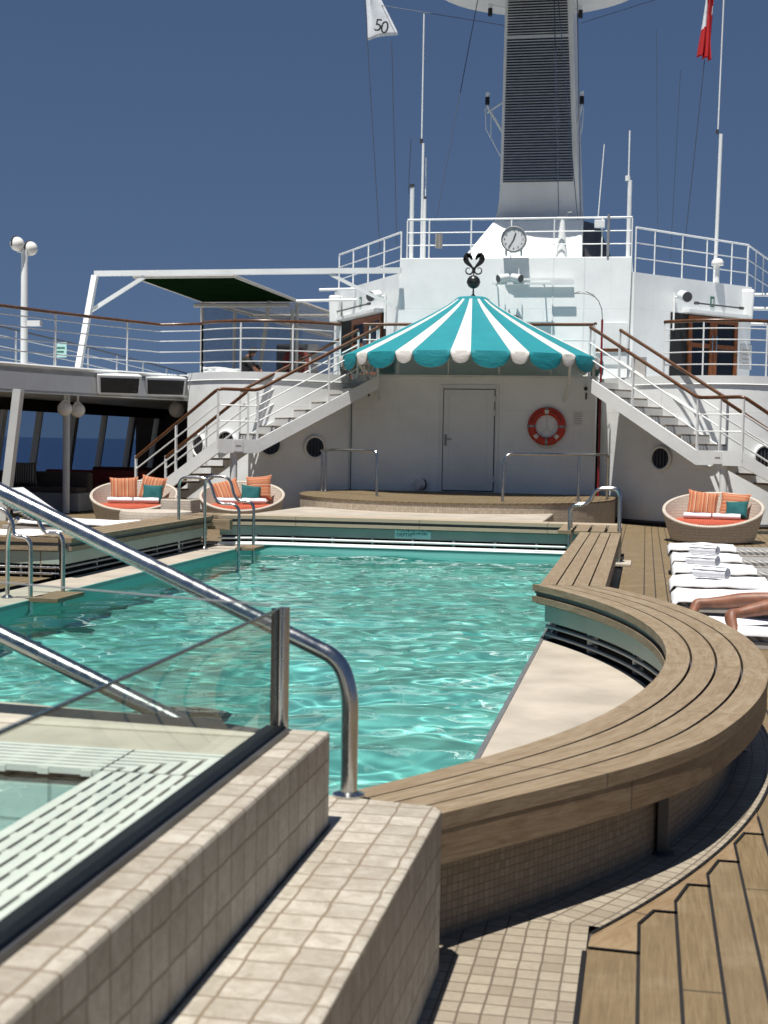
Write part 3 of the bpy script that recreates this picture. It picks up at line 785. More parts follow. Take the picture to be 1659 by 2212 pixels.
# ------------------------------------------------------------------ hot tub, glass, stair rail in the foreground
ht = thing('hot_tub', 'raised hot tub with beige tiled wall and white overflow grating in the left foreground', 'hot tub')
HX, HE = -.87, 3.86                                # outer wall face, far end
mb = MB()
mb.prism([(-1.02, -1.0), (HX, -1.0), (HX, HE), (-1.02, HE)], 0.0, .77)
mb.build('side_wall', 'tile_big', ht, bevel=.010, seg=2)
mb = MB(); mb.prism([(-4.2, HE + .14), (-4.2, HE - .02), (-1.021, HE - .02), (-1.021, HE + .04), (-1.3, HE + .15), (-2.2, HE + .28)], 0.0, .755)
mb.build('end_wall', 'coping', ht, bevel=.02, seg=3)
mb = MB(); mb.prism([(-4.2, 3.62), (-1.03, 3.62), (-1.03, HE - .021), (-4.2, HE - .021)], .60, .742); mb.build('end_coping', 'coping', ht, bevel=.006)
# tiled ledge beside the hot tub
lg = thing('tiled_ledge', 'low beige tiled ledge running along the outside of the hot tub wall', 'ledge')
mb = MB(); mb.prism([(HX + .004, -1.0), (-.575, -1.0), (-.575, 4.09), (-.605, 4.135), (HX - .12, 4.19), (HX - .12, HE + .004), (HX + .004, HE + .004)], 0.0, .50)
mb.build('block', 'tile_big', lg, bevel=.009, seg=2)
mb = MB(); mb.box(-.574, -.571, 2.45, 2.78, .04, .38); mb.build('access_panel', 'grey_metal', lg, bevel=.001)
# gratings: long slotted strips on two sides with a mitred corner piece
def grating(x0, x1, y0, y1, along, n):
    m = MB()
    for k in range(n):
        if along == 'y':
            a = lerp(x0, x1, (k + .08) / n); b = lerp(x0, x1, (k + .80) / n); m.box(a, b, y0, y1, .725, .742)
        else:
            a = lerp(y0, y1, (k + .12) / n); b = lerp(y0, y1, (k + .80) / n); m.box(x0, x1, a, b, .725, .742)
    d = 0.12
    if along == 'y':
        y = y0 + .02
        while y < y1: m.box(x0, x1, y, y + .03, .722, .738); y += d
    else:
        x = x0 + .02
        while x < x1: m.box(x, x + .03, y0, y1, .722, .738); x += d
    return m
GX0, GX1, GY0, GY1 = -1.36, -1.05, 3.36, 3.615
grating(GX0, GX1, -.5, GY0 - .008, 'y', 8).build('side_grating', 'grate', ht)
grating(-4.2, GX0 - .008, GY0, GY1, 'x', 7).build('end_grating', 'grate', ht)
m = MB()
for k in range(7):
    a0, a1 = (k + .12) / 7, (k + .80) / 7
    xs0, xs1 = lerp(GX0, GX1, a0), lerp(GX0, GX1, a1); ys0, ys1 = lerp(GY0, GY1, a0), lerp(GY0, GY1, a1)
    m.prism([(GX0, ys0), (xs0, ys0), (xs0, GY0), (xs1, GY0), (xs1, ys1), (GX0, ys1)], .7255, .7425)
m.build('corner_grating', 'grate', ht)
mb = MB(); mb.box(-4.2, GX1 + .02, GY0 - .01, 3.618, .66, .70); mb.box(GX0 - .01, GX1 + .02, -.5, GY0 - .011, .66, .70); mb.build('gutter', 'gap_shade', ht)
mb = MB()
x0, x1, y0, y1 = -4.2, GX0 - .012, -.5, GY0 - .012
mb.quad((x1, y0, .70), (x1, y1, .70), (x1, y1, -.1), (x1, y0, -.1)); mb.quad((x1, y1, .70), (x0, y1, .70), (x0, y1, -.1), (x1, y1, -.1))
mb.quad((x0, y0, -.1), (x1, y0, -.1), (x1, y1, -.1), (x0, y1, -.1)); mb.quad((x0, y1, .7), (x0, y0, .7), (x0, y0, -.1), (x0, y1, -.1))
mb.prism([(x0, y1 - .28), (x1 - .28, y1 - .28), (x1 - .28, y0), (x1 - .001, y0), (x1 - .001, y1 - .001), (x0, y1 - .001)], .1, .42)
mb.build('tub_lining', 'tile_spa', ht)
mb = MB(); mb.quad((x0, y0, .716), (x1 + .008, y0, .716), (x1 + .008, y1 + .008, .716), (x0, y1 + .008, .716)); struct(mb.build('spa_water', 'spa_water'))
# glass balustrade
gb = thing('glass_balustrade', 'frameless glass screen with steel corner post standing on the hot tub wall', 'glass screen')
mb = MB(); mb.box(-1.045, -.985, -1.0, 3.80, .771, .79); mb.build('channel', 'black', gb, bevel=.003)
mb = MB(); mb.box(-.984, -.975, -1.0, 3.79, .771, .786); mb.build('channel_cover', 'charcoal', gb)
mb = MB(); mb.quad((-1.015, -1.0, .79), (-1.015, 3.80, .79), (-1.015, 3.80, 1.118), (-1.015, -1.0, 1.118)); p = mb.build('glass_pane', 'glass', gb)
mb = MB(); mb.box(-1.020, -1.010, -1.0, 3.80, 1.1185, 1.124); mb.build('glass_edge', 'glass_edge', p)
mb = MB(); mb.quad((-2.05, 3.93, .757), (-1.05, 3.85, .757), (-1.05, 3.85, 1.125), (-2.05, 3.93, 1.158)); p = mb.build('glass_pane', 'glass', gb)
mb = MB(); mb.bar((-2.05, 3.93, 1.160), (-1.05, 3.85, 1.127), .008, .004); mb.build('glass_edge', 'grey_metal', p)
mb = MB(); mb.tube([(-1.003, 3.83, .772), (-1.003, 3.83, 1.125)], .0155, 20); po = mb.build('corner_post', 'steel', gb, smooth=50)
mb = MB(); mb.box(-1.040, -1.020, 3.822, 3.838, .772, 1.121); mb.build('gasket', 'black', gb)
# hand rails of the steps
hr = thing('stair_handrail', 'thick stainless steel handrail sloping down from the upper left in the foreground', 'handrail')
Yr = 4.18
def hp(x, y): q = A(x, y, Yr); return (q.x, q.y, q.z)
top = fillet([hp(-620, 762), hp(300, 1216), hp(590, 1362), hp(700, 1420), hp(757, 1500), (hp(757, 1600)[0], Yr, hp(757, 1600)[2]), (hp(757, 1600)[0], Yr, .501)], [0, 0, .12, .16, .16, .1, 0], 8)
top = fillet([hp(-620, 762), hp(640, 1384), (A(757, 1600, Yr).x, Yr, A(757, 1440, Yr).z), (A(757, 1600, Yr).x, Yr, .501)], [0, .3, .2, 0], 10)
top = fillet([hp(-620, 755), hp(735, 1425), (A(755, 1600, Yr).x, Yr, A(755, 1480, Yr).z - .03), (A(755, 1600, Yr).x, Yr, .501)], [0, .22, .1, 0], 12)
mb = MB(); mb.tube(top, .0265, 24); mb.build('top_rail', 'steel', hr, smooth=60)
low = [hp(-620, 1064), hp(735, 1734)]
mb = MB(); mb.tube([Vector(low[0]), Vector(hp(440, 1587))], .029, 24); mb.build('lower_rail', 'steel', hr, smooth=60)
mb = MB(); mb.lathe([(.05, 0), (.05, .008), (.028, .016)], (A(755, 1600, Yr).x, Yr, .5005), 20); mb.build('base_flange', 'steel', hr, smooth=40)

# ------------------------------------------------------------------ pool ladders and rails
def ladder(label, paths, r=.022, steps=(), foot=True, cat='pool ladder'):
    t = thing('pool_ladder', label, cat, 'stainless pool ladders')
    for p, rad in paths:
        mb = MB(); mb.tube(fillet(p, rad, 6), r, 14); o = mb.build('side_rail', 'steel', t, smooth=60)
        if foot:
            q = p[0]; m = MB(); m.lathe([(.055, 0), (.055, .008), (.03, .022), (.024, .03)], (q[0], q[1], q[2]), 16); m.build('foot_flange', 'steel', o, smooth=40)
    for s in steps:
        mb = MB(); mb.box(*s); mb.build('step', 'teak_dark', t, bevel=.004)
    return t
# right: from the deck over the bench end into the pool
def lad_path(xd, xp, y, ztop, zmid, zlow=-1.1, z0=.005, bend=.12):
    s = 1 if xp > xd else -1; w = abs(xp - xd)
    return [(xd, y, z0), (xd, y, ztop), (xd + s * w * .50, y, ztop), (xd + s * w * .62, y, zmid), (xp, y, zmid), (xp, y, zlow)]
q = G(1335, 1221, 0)
ladder('stainless ladder rail arching over the right pool edge by the teak deck', [(lad_path(q.x, -1.0, q.y, 1.03, .80), .12), (lad_path(q.x, -1.0, q.y + .5, 1.03, .80), .12)],
       steps=[(-1.09, -.97, q.y + .02, q.y + .48, -.25, -.21)])
tt = thing('deck_block', 'small pale stone block at the foot of the right pool ladder', 'block')
mb = MB(); mb.box(q.x - .05, q.x + .17, q.y - .22, q.y + .14, .001, .035); mb.box(q.x - .05, q.x + .17, q.y + .2, q.y + .5, .001, .035); mb.build('slab', 'ledge', tt, bevel=.004)
# far left
a = G(412, 1112, .0); yl = 18.9
xa, xb = A(413, 1110, 19.3).x, A(522, 1190, 18.9).x
ladder('stainless ladder rails arching over the far left pool corner', [(lad_path(xa, xb, 18.75, 1.06, .70), .13), (lad_path(A(440, 1105, 19.3).x, A(545, 1190, 19.3).x, 19.35, 1.07, .72), .13)],
       steps=[(xb - .06, xb + .22, 18.78, 19.32, .05, .09)])
# near left
yn, yn2 = 12.55, 13.1
xp1, xp2 = A(65, 1300, yn).x, A(135, 1300, yn2).x
p1 = [(A(14, 1270, 12.9).x, 12.9, .005), (A(14, 1270, 12.9).x, 12.9, A(14, 1140, 12.9).z), (A(14, 1270, 12.9).x - .001, 12.9, A(14, 1138, 12.9).z)]
base = G(15, 1275, .0)
L1 = [(base.x, yn, .005), (base.x, yn, A(20, 1120, yn).z)]
mb = None
def rail_px(pts, Y): return [tuple(A(x, y, Y)) for x, y in pts]
r1 = rail_px([(-60, 1098), (8, 1098), (28, 1128), (28, 1158), (55, 1160), (66, 1172), (66, 1400)], yn)
r2 = rail_px([(30, 1105), (80, 1098), (86, 1135), (100, 1152), (128, 1152), (136, 1165), (136, 1330)], yn2)
t = ladder('stainless ladder with teak step entering the pool at the left edge', [(r1, .08), (r2, .08)], foot=False, steps=[(A(100, 1310, yn).x - .16, A(100, 1310, yn).x + .14, yn - .05, yn2 + .05, .0, .045)])
mb = MB(); b0 = A(16, 1275, 12.75); mb.tube(fillet([(b0.x, 12.75, .005), (b0.x, 12.75, .55), (b0.x + .05, 12.7, .72), (A(34, 1100, 12.6).x, 12.65, .80)], .12), .022, 14); mb.build('side_rail', 'steel', t, smooth=60)
mb = MB(); mb.lathe([(.06, 0), (.06, .008), (.03, .03)], (b0.x, 12.75, .001), 16); mb.build('foot_flange', 'steel', t, smooth=40)

# ------------------------------------------------------------------ wicker tub chairs, pillows, towels
def make_tub(label, x, y, rz, sc=1.0):
    t = thing('tub_chair', label, 'tub chair', 'round wicker tub chairs', (x, y, 0), rz); t.scale = (sc, sc, sc)
    n = 56; back = R_(90)
    def ztop(a): return .545 + .255 * math.cos(a - back)
    m = MB(); rows = [(0.0, .0), (.25, .25), (.5, .5), (.75, .75), (1.0, 1.0)]
    vs = []; uv = []
    for i, (k, _) in enumerate(rows):
        for j in range(n + 1):
            a = 2 * math.pi * j / n; zt = ztop(a); z = .03 + (zt - .03) * k
            r = .68 + .17 * (z / .55) ** .8 if z > 0 else .68
            vs.append((r * math.cos(a), r * math.sin(a), z))
    fs = []; us = []
    for i in range(len(rows) - 1):
        for j in range(n):
            f = (i * (n + 1) + j, i * (n + 1) + j + 1, (i + 1) * (n + 1) + j + 1, (i + 1) * (n + 1) + j); fs.append(f)
            us.append([((q % (n + 1)) / n * 5.0, vs[q][2]) for q in f])
    m.add(vs, fs, us)
    vi = []
    for k in (1.0, .6, .2, 0):
        for j in range(n + 1):
            a = 2 * math.pi * j / n; zt = ztop(a); z = .27 + (zt - .27) * k
            r = .62 + .17 * (z / .55) ** .8
            vi.append((r * math.cos(a), r * math.sin(a), z))
    fi = []; ui = []
    for i in range(3):
        for j in range(n):
            f = (i * (n + 1) + j, (i + 1) * (n + 1) + j, (i + 1) * (n + 1) + j + 1, i * (n + 1) + j + 1); fi.append(f)
            ui.append([((q % (n + 1)) / n * 5.0, vi[q][2]) for q in f])
    m.add(vi, fi, ui)
    m.build('shell', 'wicker', t, smooth=60)
    m = MB(); m.tube([((.655 + .17 * (ztop(a) / .55) ** .8) * math.cos(a), (.655 + .17 * (ztop(a) / .55) ** .8) * math.sin(a), ztop(a)) for a in [2 * math.pi * j / n for j in range(n)]], .033, 8, True)
    m.build('rim', 'wicker', t, smooth=60)
    m = MB(); m.lathe([(.001, .25), (.60, .25), (.70, .28), (.725, .33), (.70, .375), (.6, .39), (.001, .395)], n=40); m.build('seat_cushion', 'orange', t, smooth=50)
    return t
def pillow_mesh(w, h, th, seed, lump=.012):
    m = MB(); n = 12; rg = random.Random(seed); vs = []; fs = []; us = []
    ph = [rg.random() * 6 for _ in range(6)]
    for side in (1, -1):
        o = len(vs)
        for i in range(n + 1):
            for j in range(n + 1):
                u, v = i / n * 2 - 1, j / n * 2 - 1
                pin = 1 - .10 * (1 - abs(u) ** 3) * abs(v) ** 3 - .0
                pin2 = 1 - .10 * (1 - abs(v) ** 3) * abs(u) ** 3
                z = th * ((1 - u ** 4) * (1 - v ** 4)) ** .5 * side
                z += lump * (math.sin(u * 4 + ph[0]) * math.cos(v * 3 + ph[1])) * (1 - u * u) * (1 - v * v)
                vs.append((u * w / 2 * pin2, z, v * h / 2 * pin))
        for i in range(n):
            for j in range(n):
                q = [o + i * (n + 1) + j, o + (i + 1) * (n + 1) + j, o + (i + 1) * (n + 1) + j + 1, o + i * (n + 1) + j + 1]
                fs.append(tuple(q if side == -1 else reversed(q)))
                us.append([(((k - o) // (n + 1)) / n, ((k - o) % (n + 1)) / n) for k in fs[-1]])
    m.add(vs, fs, us); return m
def place(o, base, local, rot):
    o.rotation_mode = 'XYZ'
    Mx = Matrix.Translation(base[0]) @ Matrix.Rotation(base[1], 4, 'Z') @ Matrix.Translation(local) @ Matrix.Rotation(rot[2], 4, 'Z') @ Matrix.Rotation(rot[1], 4, 'Y') @ Matrix.Rotation(rot[0], 4, 'X')
    o.matrix_world = Mx
tubs = [('chair', A(1538, 1170, 24.3).x, 24.35, R_(-8), 'right tub chair behind the sunloungers', 1),
        ('chair', A(289, 1100, 24.7).x, 24.7, R_(14), 'left tub chair by the wicker box', 0),
        ('chair', A(522, 1100, 25.6).x, 25.6, R_(12), 'tub chair under the left stair', 2)]
lab = ['round beige wicker tub chair on the right behind the row of sunloungers', 'round beige wicker tub chair at far left beside the wicker box', 'round beige wicker tub chair under the left staircase landing']
def rolled_towel(name, label, base, local, rot, L=.46, r=.075, group='white towels on the tub chairs', flat=.72):
    t = thing(name, label, 'towel', group)
    m = MB(); pts = [(-L / 2 + L * i / 10, 0, 0) for i in range(11)]
    m.tube(pts, [r * (.93 + .07 * math.sin(i * 1.1)) for i in range(11)], 18)
    m.v = [(x, y, z * flat) for x, y, z in m.v]
    m.build('roll', 'towel', t, smooth=50)
    m = MB()
    for s in (.2, 0.28):
        m.tube([(-L / 2 + .0 + L * i / 8, math.cos(R_(60) + s) * (r + .001), math.sin(R_(60) + s) * (r + .001) * flat) for i in range(9)], .0035, 5)
    m.build('border_stripe', 'towel_line', t)
    place(t, base, local, rot); return t
for k, (_, x, y, rz, w, sd) in enumerate(tubs):
    make_tub(lab[k], x, y, rz, 1.0 if k == 0 else .96)
    b = (Vector((x, y, 0)), rz)
    where = ['the right tub chair behind the sunloungers', 'the far left tub chair', 'the tub chair under the left stair'][k]
    swap = k == 2
    o = pillow_mesh(.54, .52, .085, 3 + k).build('striped_pillow', 'stripe_v', smooth=70); tag(o, f'orange upright striped pillow on the left in {where}', 'pillow', 'pillows in the tub chairs'); place(o, b, [(-.20, .28, .62), (-.22, .30, .62), (-.30, .27, .60)][k], (R_([-24, -20, -32][k]), R_([7, -2, -13][k]), R_([10, 6, 22][k])))
    o = pillow_mesh(.52, .52, .085, 13 + k).build('striped_pillow', 'stripe_h' if k != 1 else 'stripe_v', smooth=70); tag(o, f'orange {"cross striped" if k != 1 else "striped"} pillow at the right of {where}', 'pillow', 'pillows in the tub chairs'); place(o, b, [(.32, .42, .60), (.30, .38, .64), (.30, .34, .67)][k], (R_([-24, -18, -16][k]), R_([3, 7, -5][k]), R_([-8, -16, -10][k])))
    o = pillow_mesh(.40, .34 if k == 0 else .38, .075, 23 + k).build('teal_pillow', 'tealcloth', smooth=70); tag(o, f'small plain teal pillow in {where}', 'pillow', 'pillows in the tub chairs'); place(o, b, [(.38, .20, .55), (.33, .17, .555), (.16, .16, .56)][k], (R_([-26, -20, -22][k]), R_([-3, 1, 6][k]), R_([-10, -4, 10][k])))
    rolled_towel('rolled_towel', f'left white rolled towel on the orange seat of {where}', b, (-.24, -.10, .445), (0, 0, R_(-2)))
    rolled_towel('rolled_towel', f'right white rolled towel beside the teal pillow in {where}', b, (.24, -.08, .445), (0, 0, R_(2)))
# wicker boxes
t = thing('wicker_box', 'square pale wicker box table beside the far left tub chair', 'side table')
p = A(391, 1110, 23.6); m = MB(); m.box(p.x - .28, p.x + .28, 23.3, 23.86, .02, .54); m.build('body', 'wicker', t, bevel=.02)
m = MB(); m.box(p.x - .25, p.x + .25, 23.33, 23.83, .541, .548); m.build('glass_top', 'doorglass', t)
t = thing('wicker_table', 'low round wicker table in front of the far left tub chair', 'side table')
p = A(337, 1117, 22.5); m = MB(); m.lathe([(.001, 0), (.6, 0), (.62, .3), (.6, .36), (.001, .365)], (p.x, 22.5, .01), 32); m.build('drum', 'wicker', t, smooth=40)

# ------------------------------------------------------------------ sunloungers
def sheet_slab(x0, x1, y0, y1, z, th, seed, sag=.012, nx=26, ny=12, fold=.008, droop=.05):
    """a towel-covered mattress: soft upper sheet with hanging edges"""
    m = MB(); rg = np.random.default_rng(seed); ph = rg.random(8) * 6.28; vs = []
    for i in range(nx + 1):
        for j in range(ny + 1):
            u, v = i / nx, j / ny; x = lerp(x0, x1, u); y = lerp(y0, y1, v)
            e = min(v, 1 - v); eu = u
            zz = z - droop * max(0, 1 - e / .07) ** 1.5 - droop * max(0, 1 - eu / .03) ** 1.5
            zz += fold * (math.sin(9 * u + ph[0] + 3 * v) * .6 + math.sin(21 * u + 8 * v + ph[1]) * .35 + math.sin(14 * v - 6 * u + ph[2]) * .4)
            zz -= sag * 4 * v * (1 - v)
            vs.append((x, y, zz))
    n = (nx + 1) * (ny + 1); vb = [(a, b, c - th) for a, b, c in vs]
    fs = []
    for i in range(nx):
        for j in range(ny):
            a = i * (ny + 1) + j; q = (a, a + ny + 1, a + ny + 2, a + 1); fs.append(q); fs.append(tuple(n + k for k in reversed(q)))
    bd = [i * (ny + 1) for i in range(nx + 1)] + [nx * (ny + 1) + j for j in range(1, ny + 1)] + [i * (ny + 1) + ny for i in range(nx - 1, -1, -1)] + [j for j in range(ny - 1, 0, -1)]
    for k in range(len(bd)):
        a, b = bd[k], bd[(k + 1) % len(bd)]; fs.append((b, a, n + a, n + b))
    m.add(vs + vb, fs); return m
def lounger(label, x, y, seed, s=1, cover=1.05, back=True, group='sunloungers in a row on the right', pattern=True, cov_back=False):
    """feet end at x, running to s*x; near side at y"""
    t = thing('sunlounger', label, 'sunlounger', group, (x, y, 0), 0 if s > 0 else math.pi)
    m = MB(); L = 2.0; Wd = .66
    for yy in (.02, Wd - .05): m.box(.03, L, yy, yy + .035, .235, .285)
    m.box(.0, .04, .02, Wd - .015, .235, .285); m.box(L - .04, L, .056, Wd - .051, .24, .28)
    for i in range(10): m.box(.12 + i * .18, .17 + i * .18, .056, Wd - .051, .245, .27)
    m.build('frame', 'taupe', t, bevel=.004)
    for xx in (.05, 1.55):
        for yy in (.018, Wd - .055):
            m = MB(); m.box(xx, xx + .04, yy, yy + .04, .005, .234); m.build('leg', 'taupe', t, bevel=.003)
    m = sheet_slab(.05, 1.42, .03, Wd - .03, .352, .062, seed + 50, droop=.03, fold=.002); m.build('mattress', 'woven', t, smooth=50)
    if back:
        m = MB(); m.bar((1.44, Wd / 2, .33), (2.0, Wd / 2, .62), Wd - .06, .06); b = m.build('backrest', 'woven', t, bevel=.02)
    m = sheet_slab(.0, cover, .0, Wd, .385, .016, seed, droop=.05, fold=.009, sag=.02); m.build('towel_cover', 'towel', t, smooth=60)
    if cov_back:
        m = MB(); m.bar((1.30, Wd / 2, .36), (2.0, Wd / 2, .80), Wd, .10); m.build('back_cover', 'towel', t, bevel=.04, seg=3)
    return t
lspec = [(1443, 1178, 'farthest white covered sunlounger next to the right tub chair', .83), (1450, 1200, 'second white covered sunlounger from the right tub chair with a rolled towel', .78),
         (1453, 1224, 'middle white covered sunlounger with a rolled towel in the row of five on the right', .84), (1447, 1252, 'fourth white covered sunlounger carrying the front rolled towel', .9), (1452, 1284, 'white covered sunlounger just beyond the lying sunbather', 1.35)]
lp = []
for k, (x, y, l, cv) in enumerate(lspec):
    p = G(x, y, .375); lounger(l, p.x, p.y - .05, 3 + k * 7, cover=cv); lp.append((p.x, p.y))
p6 = G(1515, 1338, .375)
PXL, PYL = .42, 9.72
lounger('nearest white covered sunlounger with a sunbather lying on it', PXL, PYL, 77, cover=1.55)
for k, (lx, px_, py_) in enumerate(((1, 1521, 1206), (2, 1518, 1227), (3, 1536, 1255))):
    yq = lp[lx][1] + .22; q = A(px_, py_, yq)
    t = thing('rolled_towel', ['far rolled white towel with grey border on a sunlounger', 'middle rolled white towel with grey border on a sunlounger', 'front rolled white towel with grey border nearest the sunbather'][k], 'towel', 'rolled towels on the sunloungers')
    m = MB(); Lr, rr_ = .33, .066
    m.tube([(0, -Lr / 2 + Lr * i / 8, 0) for i in range(9)], [rr_ * (.95 + .05 * math.sin(i * 1.7 + k)) for i in range(9)], 20); m.v = [(a, b, c * .8) for a, b, c in m.v]
    m.build('roll', 'towel', t, smooth=50)
    m = MB()
    spi = [(.006 + .056 * j / 40) for j in range(41)]
    m.tube([(spi[j] * math.cos(j * .42), -.001 - Lr / 2, spi[j] * math.sin(j * .42) * .8) for j in range(41)], .0035, 5)
    for ang in (40, 95, 150): m.tube([(math.cos(R_(ang)) * (rr_ + .001), -Lr / 2 + Lr * i / 6, math.sin(R_(ang)) * (rr_ + .001) * .8) for i in range(7)], .0035, 5)
    m.build('border_stripe', 'towel_line', t)
    t.matrix_world = Matrix.Translation((q.x, yq, .435)) @ Matrix.Rotation(R_(62), 4, 'Z')
# left side: two loungers
p = G(284, 1128, .38); lounger('white covered sunlounger behind the left bench with its foot to the right', p.x, p.y + .6, 91, s=-1, cover=1.9, back=True, group='sunloungers on the left', cov_back=True)
p = G(205, 1152, .38); lounger('white covered sunlounger with raised back at the left edge of the picture', p.x - .25, p.y + .4, 97, s=-1, cover=1.6, back=True, group='sunloungers on the left', cov_back=True)

# ------------------------------------------------------------------ people
def skin_body(name, verts, edges, mat, parent=None, root=0, sub=2):
    """verts: (x, y, z, radius[, radius_y])"""
    me = bpy.data.meshes.new(name); me.from_pydata([v[:3] for v in verts], edges, []); me.materials.append(M[mat])
    o = bpy.data.objects.new(name, me); COL.objects.link(o)
    md = o.modifiers.new('skin', 'SKIN'); md.use_smooth_shade = True; md.branch_smoothing = .6
    if not me.skin_vertices: 
        bm = bmesh.new(); bm.from_mesh(me); bm.verts.layers.skin.verify(); bm.to_mesh(me); bm.free()
    for i, v in enumerate(verts):
        sv = me.skin_vertices[0].data[i]; sv.radius = (v[3], v[4] if len(v) > 4 else v[3]); sv.use_root = (i == root)
    s = o.modifiers.new('sub', 'SUBSURF'); s.levels = sub; s.render_levels = sub
    dg = bpy.context.evaluated_depsgraph_get(); ev = o.evaluated_get(dg); m2 = bpy.data.meshes.new_from_object(ev)
    m2.name = name; bpy.data.objects.remove(o)
    for p in m2.polygons: p.use_smooth = True
    m2.materials.clear(); m2.materials.append(M[mat])
    o = bpy.data.objects.new(name, m2); COL.objects.link(o)
    if parent: o.parent = parent
    return o
# lying sunbather: prone, legs towards the pool, feet over the end of the lounger
pb = thing('person', 'sunbather lying face down on the nearest right sunlounger, bare legs towards the pool', 'person')
zt = .40
def av(x, y, Y, r, r2=None, dz=0):
    q = A(x, y, Y); return (q.x, Y, q.z + dz, r, r2 or r)
def pp(x, y, z): return (PXL + x, PYL + y, z)
fk = av(1700, 1296, 10.25, .058); nk = av(1735, 1300, 10.05, .058)
V = [(*pp(1.55, .36, .50), .145, .115),            # 0 pelvis
     (*pp(1.42, .46, .49), .088), (lerp(fk[0], PXL + 1.42, .5), 10.22, .485, .075), fk, av(1640, 1294, 10.27, .056, .054), av(1600, 1296, 10.29, .060, .057), av(1556, 1301, 10.31, .047), av(1522, 1302, 10.32, .035), av(1506, 1302, 10.33, .042, .040), av(1502, 1312, 10.31, .040, .036), av(1494, 1326, 10.28, .038, .030), av(1488, 1338, 10.25, .034, .022), av(1485, 1346, 10.23, .024, .014),
     (*pp(1.42, .25, .49), .088), (lerp(nk[0], PXL + 1.42, .5), 10.03, .485, .075), nk, av(1690, 1305, 9.98, .057, .055), av(1655, 1312, 9.94, .060, .057), av(1622, 1319, 9.90, .047), av(1594, 1325, 9.87, .036), av(1579, 1325, 9.85, .041, .040), av(1577, 1337, 9.82, .041, .036), av(1582, 1350, 9.79, .038, .030), av(1588, 1361, 9.76, .034, .022), av(1591, 1368, 9.75, .024, .014),
     (*pp(1.80, .35, .50), .14, .105), (*pp(2.02, .34, .54), .165, .11), (*pp(2.16, .34, .58), .10, .07), (*pp(2.25, .34, .615), .06), (*pp(2.35, .34, .65), .085, .095), (*pp(2.46, .34, .66), .07, .08),
     (*pp(2.12, .16, .58), .055), (*pp(2.28, .03, .58), .047), (*pp(2.48, .10, .55), .036), (*pp(2.55, .20, .55), .034), (*pp(2.12, .52, .58), .055), (*pp(2.28, .66, .58), .047), (*pp(2.48, .60, .55), .036), (*pp(2.55, .50, .55), .034)]
E_ = [(0, 1)] + [(i, i + 1) for i in range(1, 12)] + [(0, 13)] + [(i, i + 1) for i in range(13, 24)] + [(0, 25), (25, 26), (26, 27), (27, 28), (28, 29), (29, 30), (26, 31), (31, 32), (32, 33), (33, 34), (26, 35), (35, 36), (36, 37), (37, 38)]
# toes: short chains from the ball of each foot
def toes(ball, tip, seq):
    bx, by, bz = V[ball][:3]
    for k in range(5):
        o = (k - 2) * .017; l = [1.25, 1.1, .95, .85, .7][k if seq > 0 else 4 - k]
        a = len(V); V.append((bx + (-.004 if seq > 0 else .004), by + o, bz - .024, .011 if k != (0 if seq > 0 else 4) else .0135)); V.append((bx + (-.010 if seq > 0 else .010), by + o * 1.15, bz - .026 - .034 * l, .009))
        E_.append((ball, a)); E_.append((a, a + 1))
V = [(v[0], v[1], v[2], v[3] * 1.22, v[4] * 1.15) if (i in (8, 9, 10, 11, 20, 21, 22, 23)) else v for i, v in enumerate(V)]
toes(11, 12, 1); toes(23, 24, -1)
bd = skin_body('body', V, E_, 'skin', pb)
mb = MB()
rings = [(1.32, .20), (1.42, .22), (1.55, .205), (1.72, .19)]
vs = []
n = 18
for x, r in rings:
    for k in range(n):
        a = 2 * math.pi * k / n; vs.append(pp(x, .355 + r * 1.02 * math.cos(a), .525 + .125 * math.sin(a)))
fs = [(i * n + k, i * n + (k + 1) % n, (i + 1) * n + (k + 1) % n, (i + 1) * n + k) for i in range(3) for k in range(n)]
mb.add(vs, fs); mb.build('shorts', 'shorts', pb, smooth=60)
mb = MB(); mb.sphere(pp(2.42, .34, .695), .098, 16); mb.build('hair', 'hair', pb, smooth=60)

# ------------------------------------------------------------------ stage and bar house
SY, SZ = 28.6, .56
st = thing('stage', 'rounded mosaic sided platform with teak top at the far end of the pool', 'platform')
arcp = [(XC - .35 + 3.15 * math.cos(a), 28.0 + 3.78 * math.sin(a)) for a in [R_(180 + 180 * i / 40) for i in range(41)]]
mb = MB()
L = 0
for (a, b) in zip(arcp, arcp[1:]):
    d = math.dist(a, b); mb.quad((*a, 0), (*b, 0), (*b, SZ - .03), (*a, SZ - .03), [(L, 0), (L + d, 0), (L + d, SZ), (L, SZ)]); L += d
mb.quad((*arcp[0], 0), (*arcp[0], SZ - .03), (arcp[0][0], 29.9, SZ - .03), (arcp[0][0], 29.9, 0)); mb.quad((*arcp[-1], 0), (arcp[-1][0], 29.9, 0), (arcp[-1][0], 29.9, SZ - .03), (*arcp[-1], SZ - .03))
mb.build('mosaic_riser', 'tile_stage', st, smooth=30)
mb = MB(); big = [(XC - .35 + (p[0] - XC + .35) * 1.004, 28.0 + (p[1] - 28) * 1.004) for p in arcp]
mb.prism(big + [(arcp[-1][0] + .01, 29.9), (arcp[0][0] - .01, 29.9)], SZ - .029, SZ); mb.build('teak_top', 'deck', st, smooth=30)
HY = 29.85; HX0, HX1 = -6.36, -1.07; HT = 3.05
bh = thing('bar_house', 'plain white bar house standing on the stage under the striped awning', 'deckhouse')
mb = MB(); mb.box(HX0, HX1, HY, 31.1, SZ - .5, HT); mb.build('walls', 'white_wall', bh, bevel=.012)
mb = MB(); mb.box(HX0 - .02, HX1 + .02, HY - .02, 31.1, HT + .001, HT + .03); mb.build('roof_slab', 'white', bh)
dr = MB(); DX0, DX1, DZ = -4.32, -3.23, 2.77
